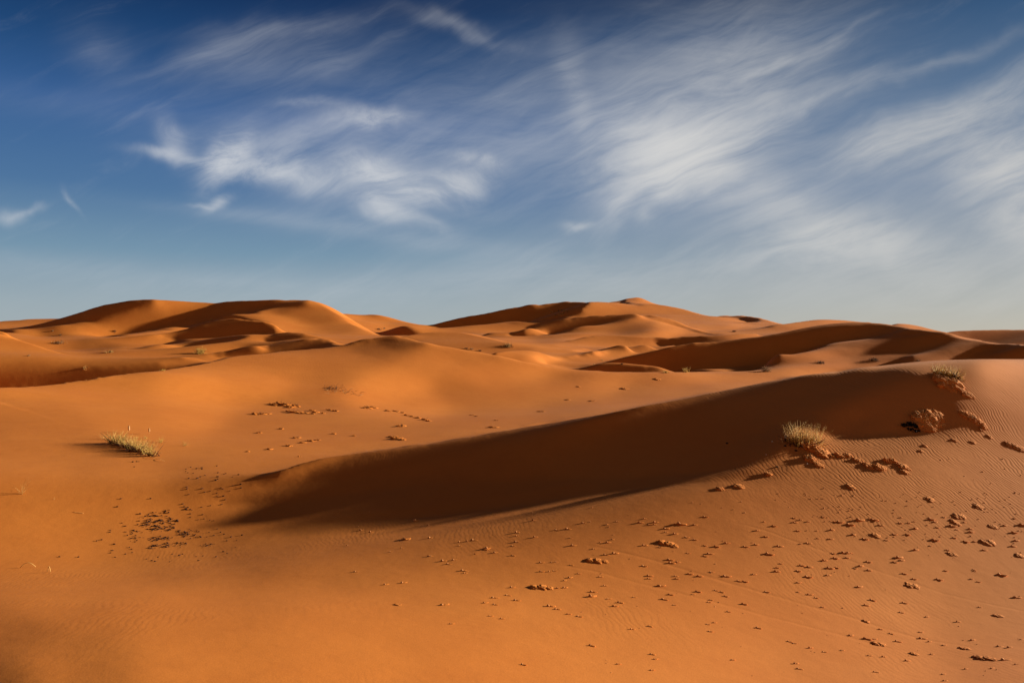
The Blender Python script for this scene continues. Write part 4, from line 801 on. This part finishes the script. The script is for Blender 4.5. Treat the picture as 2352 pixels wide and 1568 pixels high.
# ---------------------------------------------------------------- hundreds of dark pebbles on the left
def z5(x,y): return (202.1+x*.15625,1133.1+y*.15625)
pm=[]
for s_ in range(5):
    m=MB(); m.lump((0,0,.45),(1.25,.9,.75),s_*7.1+1,2,.45,1.7,0,0); o=m.build('pebble',M_PEB)
    tag(o,'dark brown pebble in the dense dark scatter on the left sand','pebble','dark pebbles scattered on the left sand'); pm.append(o)
CL=[(960,330,60,22,16),(890,410,50,30,16),(960,470,70,26,18),(1190,375,20,38,13),(1000,520,50,18,12),(1210,510,45,16,13),(1070,410,35,14,8),(1400,590,60,24,14),(1480,580,60,28,12),(1030,650,90,12,16),(970,685,60,8,8),(1140,660,45,14,10),(690,560,60,16,8),(680,660,50,28,8),(970,765,55,7,9),(1100,775,60,12,10),(1175,740,40,14,7),(910,805,30,8,5),(1350,740,60,26,9),(1260,440,70,40,9),(1780,755,60,24,7),(1650,600,90,36,8),(1140,260,30,15,5),(1480,225,60,14,5),(820,465,30,8,5)]
PB=[]
R3=random.Random(5)
for x,y,sx,sy,n in CL:
    for _ in range(n): PB.append(z5(R3.gauss(x,sx),R3.gauss(y,sy)))
for x,y in ((330,538),(320,568),(200,680),(128,697),(385,746),(355,838),(330,872),(400,935),(550,890),(650,866),(500,434),(545,480),(580,615),(610,790),(640,818),(860,962),(935,985),(1030,935),(985,995),(1200,1000),(1240,890),(1340,910),(1390,890),(1590,925),(1690,915),(1625,985),(2045,878),(1990,855),(2165,790),(2185,690),(2040,695),(2100,640),(2265,612),(1900,520),(1950,570),(2000,598),(1680,312),(1705,373),(1790,392),(1850,398),(1620,385),(1500,350),(1505,298),(1800,178),(1670,200),(1390,155),(1960,162),(920,76),(480,78),(430,195),(1480,15),(1900,40),(1990,40),(2010,92),(-140,935),(-420,930),(1880,930),(750,403),(765,300)): PB.append(z5(x,y))
while len(PB)>262: PB.pop(R3.randrange(200))
for _ in range(34): PB.append((R3.uniform(420,560),R3.uniform(1068,1140)))
for x,y in ((985,1012),(1075,1003),(1122,1004),(1020,1117)): PB.append(z1(x,y))
for i,(u,v) in enumerate(PB):
    p=at(u,v); sc=px(p)*R3.uniform(1.0,1.9); sc3=(sc*R3.uniform(.9,1.5),sc,sc*R3.uniform(.7,1.2)); 
    o=pm[i] if i<5 else pm[i%5].copy()
    if i>=5: COL.objects.link(o)
    o.location=p; o.rotation_euler=(0,0,R3.uniform(-.5,.5)); o.scale=sc3
m=MB()
for x,y,sx,sy,n in CL:
    for _ in range(int(n*.8)):
        p=at(*z5(R3.gauss(x,sx*1.15),R3.gauss(y,sy*1.15))); k=px(p)*R3.uniform(.7,1.3); m.lump(p+Vector((0,0,.3*k)),(k*1.3,k,k*.8),R3.random()*80,1,.4,1.8,R3.uniform(0,3),0)
o=m.build('pebble_litter',M_PEB); o['kind']='stuff'; o['label']='fine dark litter between the pebbles of the left scatter'
for k,(u,v,lab) in enumerate(((1759.5,1044,'tiny white stone in the shade left of the golden tuft'),(1773.6,1014,'tiny white stone higher up in the shade by the thin stalks'),(1854,1065,'small white stone at the foot of the torn hummock'))):
    p=at(u,v); m=MB(); m.lump((0,0,.004),(.013,.009,.008),k+3,2,.3); tag(m.build('white_stone',M_PALE,loc=None),lab,'stone').location=p
for k,(u,v,lab) in enumerate(((1784.5,1072,'dark stone alone in the shade of the big dune'),(1670,1018,'dark stub with a bright side in the middle of the big shadow'),(1803,1024,'two dark bits in the shade beside the golden tuft'),(1828,1035,'dark hole like bit right below the golden tuft'))):
    p=at(u,v); s=px(p); t=thing('dark_stub',lab,'stub',p); m=MB(); m.lump((0,0,s),(3.*s,2.5*s,2.*s),k+8,2,.5,2); m.build('stub',M_BLACK,t)
    if k==1: m=MB(); m.lump((5*s,0,s*.5),(5*s,3*s,2.2*s),3,2,.4); m.build('sand_drift',M_SAND,t)
# ---------------------------------------------------------------- far shrubs
def f1(x,y): return q1((x,y))[0][:2]
def f2(x,y): return q2((x,y))[0][:2]
def f3(x,y): return q3((x,y))[0][:2]
def f4(x,y): return q4((x,y))[0][:2]
FS=[('round yellow green bush on the plain behind the middle dune',f1(1765,532),22,18,M_GREEN,110,.25),
('low flat bush with a pale top on the far left plain',f1(965,522),26,7,M_STRAW,80,.35),
('dark flat bush with a long shadow at far left',f1(510,440),30,8,M_DRY,90,.75),
('small dark bush at the foot of the big left dune',f1(1010,336),10,4,M_DRY,30,.8),
('tiny pale bush on the crest of the dark left dune',f1(1868,238),8,5,M_STRAW,26,.2),
('small dark bush on the far left slope, upper one',f1(465,333),9,4,M_DRY,26,.8),
('small dark bush on the far left slope, lower one',f1(530,370),12,4,M_DRY,30,.8),
('tiny bush on the lit left slope near the photo edge',f1(255,552),9,5,M_DRY,26,.5),
('thin green grass strip on the crest above the shaded left trough',f1(1435,682),16,5,M_GREEN,46,.1),
('pale tuft high in the shaded left trough',f1(745,660),18,5,M_STRAW,40,.3),
('tiny pale tuft at the bottom of the shaded left trough',f1(760,765),8,3,M_STRAW,20,.1),
('dark bush on the bright saddle right of the big left dune',f2(1108,320),14,5,M_DRY,50,.9),
('small bush beside the dark one on the bright saddle',f2(1155,312),6,4,M_DRY,22,.5),
('left of three little dark bushes behind the middle dune crest',f2(1880,488),9,4,M_DRY,32,.8),
('middle of three little bushes behind the middle dune crest',f2(1930,494),8,5,M_DRY,32,.4),
('right of three little dark bushes behind the middle dune crest',f2(2000,508),11,4,M_DRY,34,.8),
('wide flat bush with golden top beside a dark shadow, centre distance',f3(130,515),28,10,M_STRAW,110,.45),
('dark bush in a hollow under the right far crest',f3(2118,386),13,5,M_DRY,44,.9),
('small pale bush on the shaded flat right of centre',f3(962,638),6,4,M_STRAW,20,.2),
('faint small bush on the shaded flat, left of the pale one',f3(888,676),7,3,M_STRAW,20,.3),
('little dark bush on the big shaded right dune face',f3(1135,672),6,4,M_ROOT,26,.9),
('low green grass strip under the shaded right dune face',f3(1520,746),16,6,M_GREEN,60,.1),
('taller green grass tuft under the shaded right dune face',f3(1695,742),20,14,M_GREEN,70,.1),
('feathery dry bush at the foot of the sunny right slope',f4(80,640),26,13,M_DRY,110,.35),
('dark flat bush on the sunny right slope, left one',f4(560,568),26,7,M_DRY,90,.85),
('dark flat bush on the sunny right slope, middle one',f4(1030,545),28,9,M_DRY,90,.7),
('small dark bush on the sunny right slope, nearest the crest',f4(1425,550),14,4,M_DRY,30,.8)]
for k,(x,y) in enumerate(((515,216),(545,244),(585,237),(600,200),(627,203),(652,210),(612,231),(575,203))):
    FS.append((('far left pale bush on the shaded far ridge','lowest left pale bush on the shaded far ridge','low bright bush in the group on the shaded far ridge','upper left bush in the group on the shaded far ridge','upper middle pale bush on the shaded far ridge','rightmost pale bush on the shaded far ridge','lower middle pale bush on the shaded far ridge','small faint bush on the shaded far ridge')[k],f3(x,y),5,4,M_STRAW,22,.1))
for lab,(u,v),w,h,mt,n,dk in FS: shrub(lab,u,v,w,h,mt,n,dark=dk,group='pale bushes on the shaded far ridge' if 'shaded far ridge' in lab else G_SHRUB)
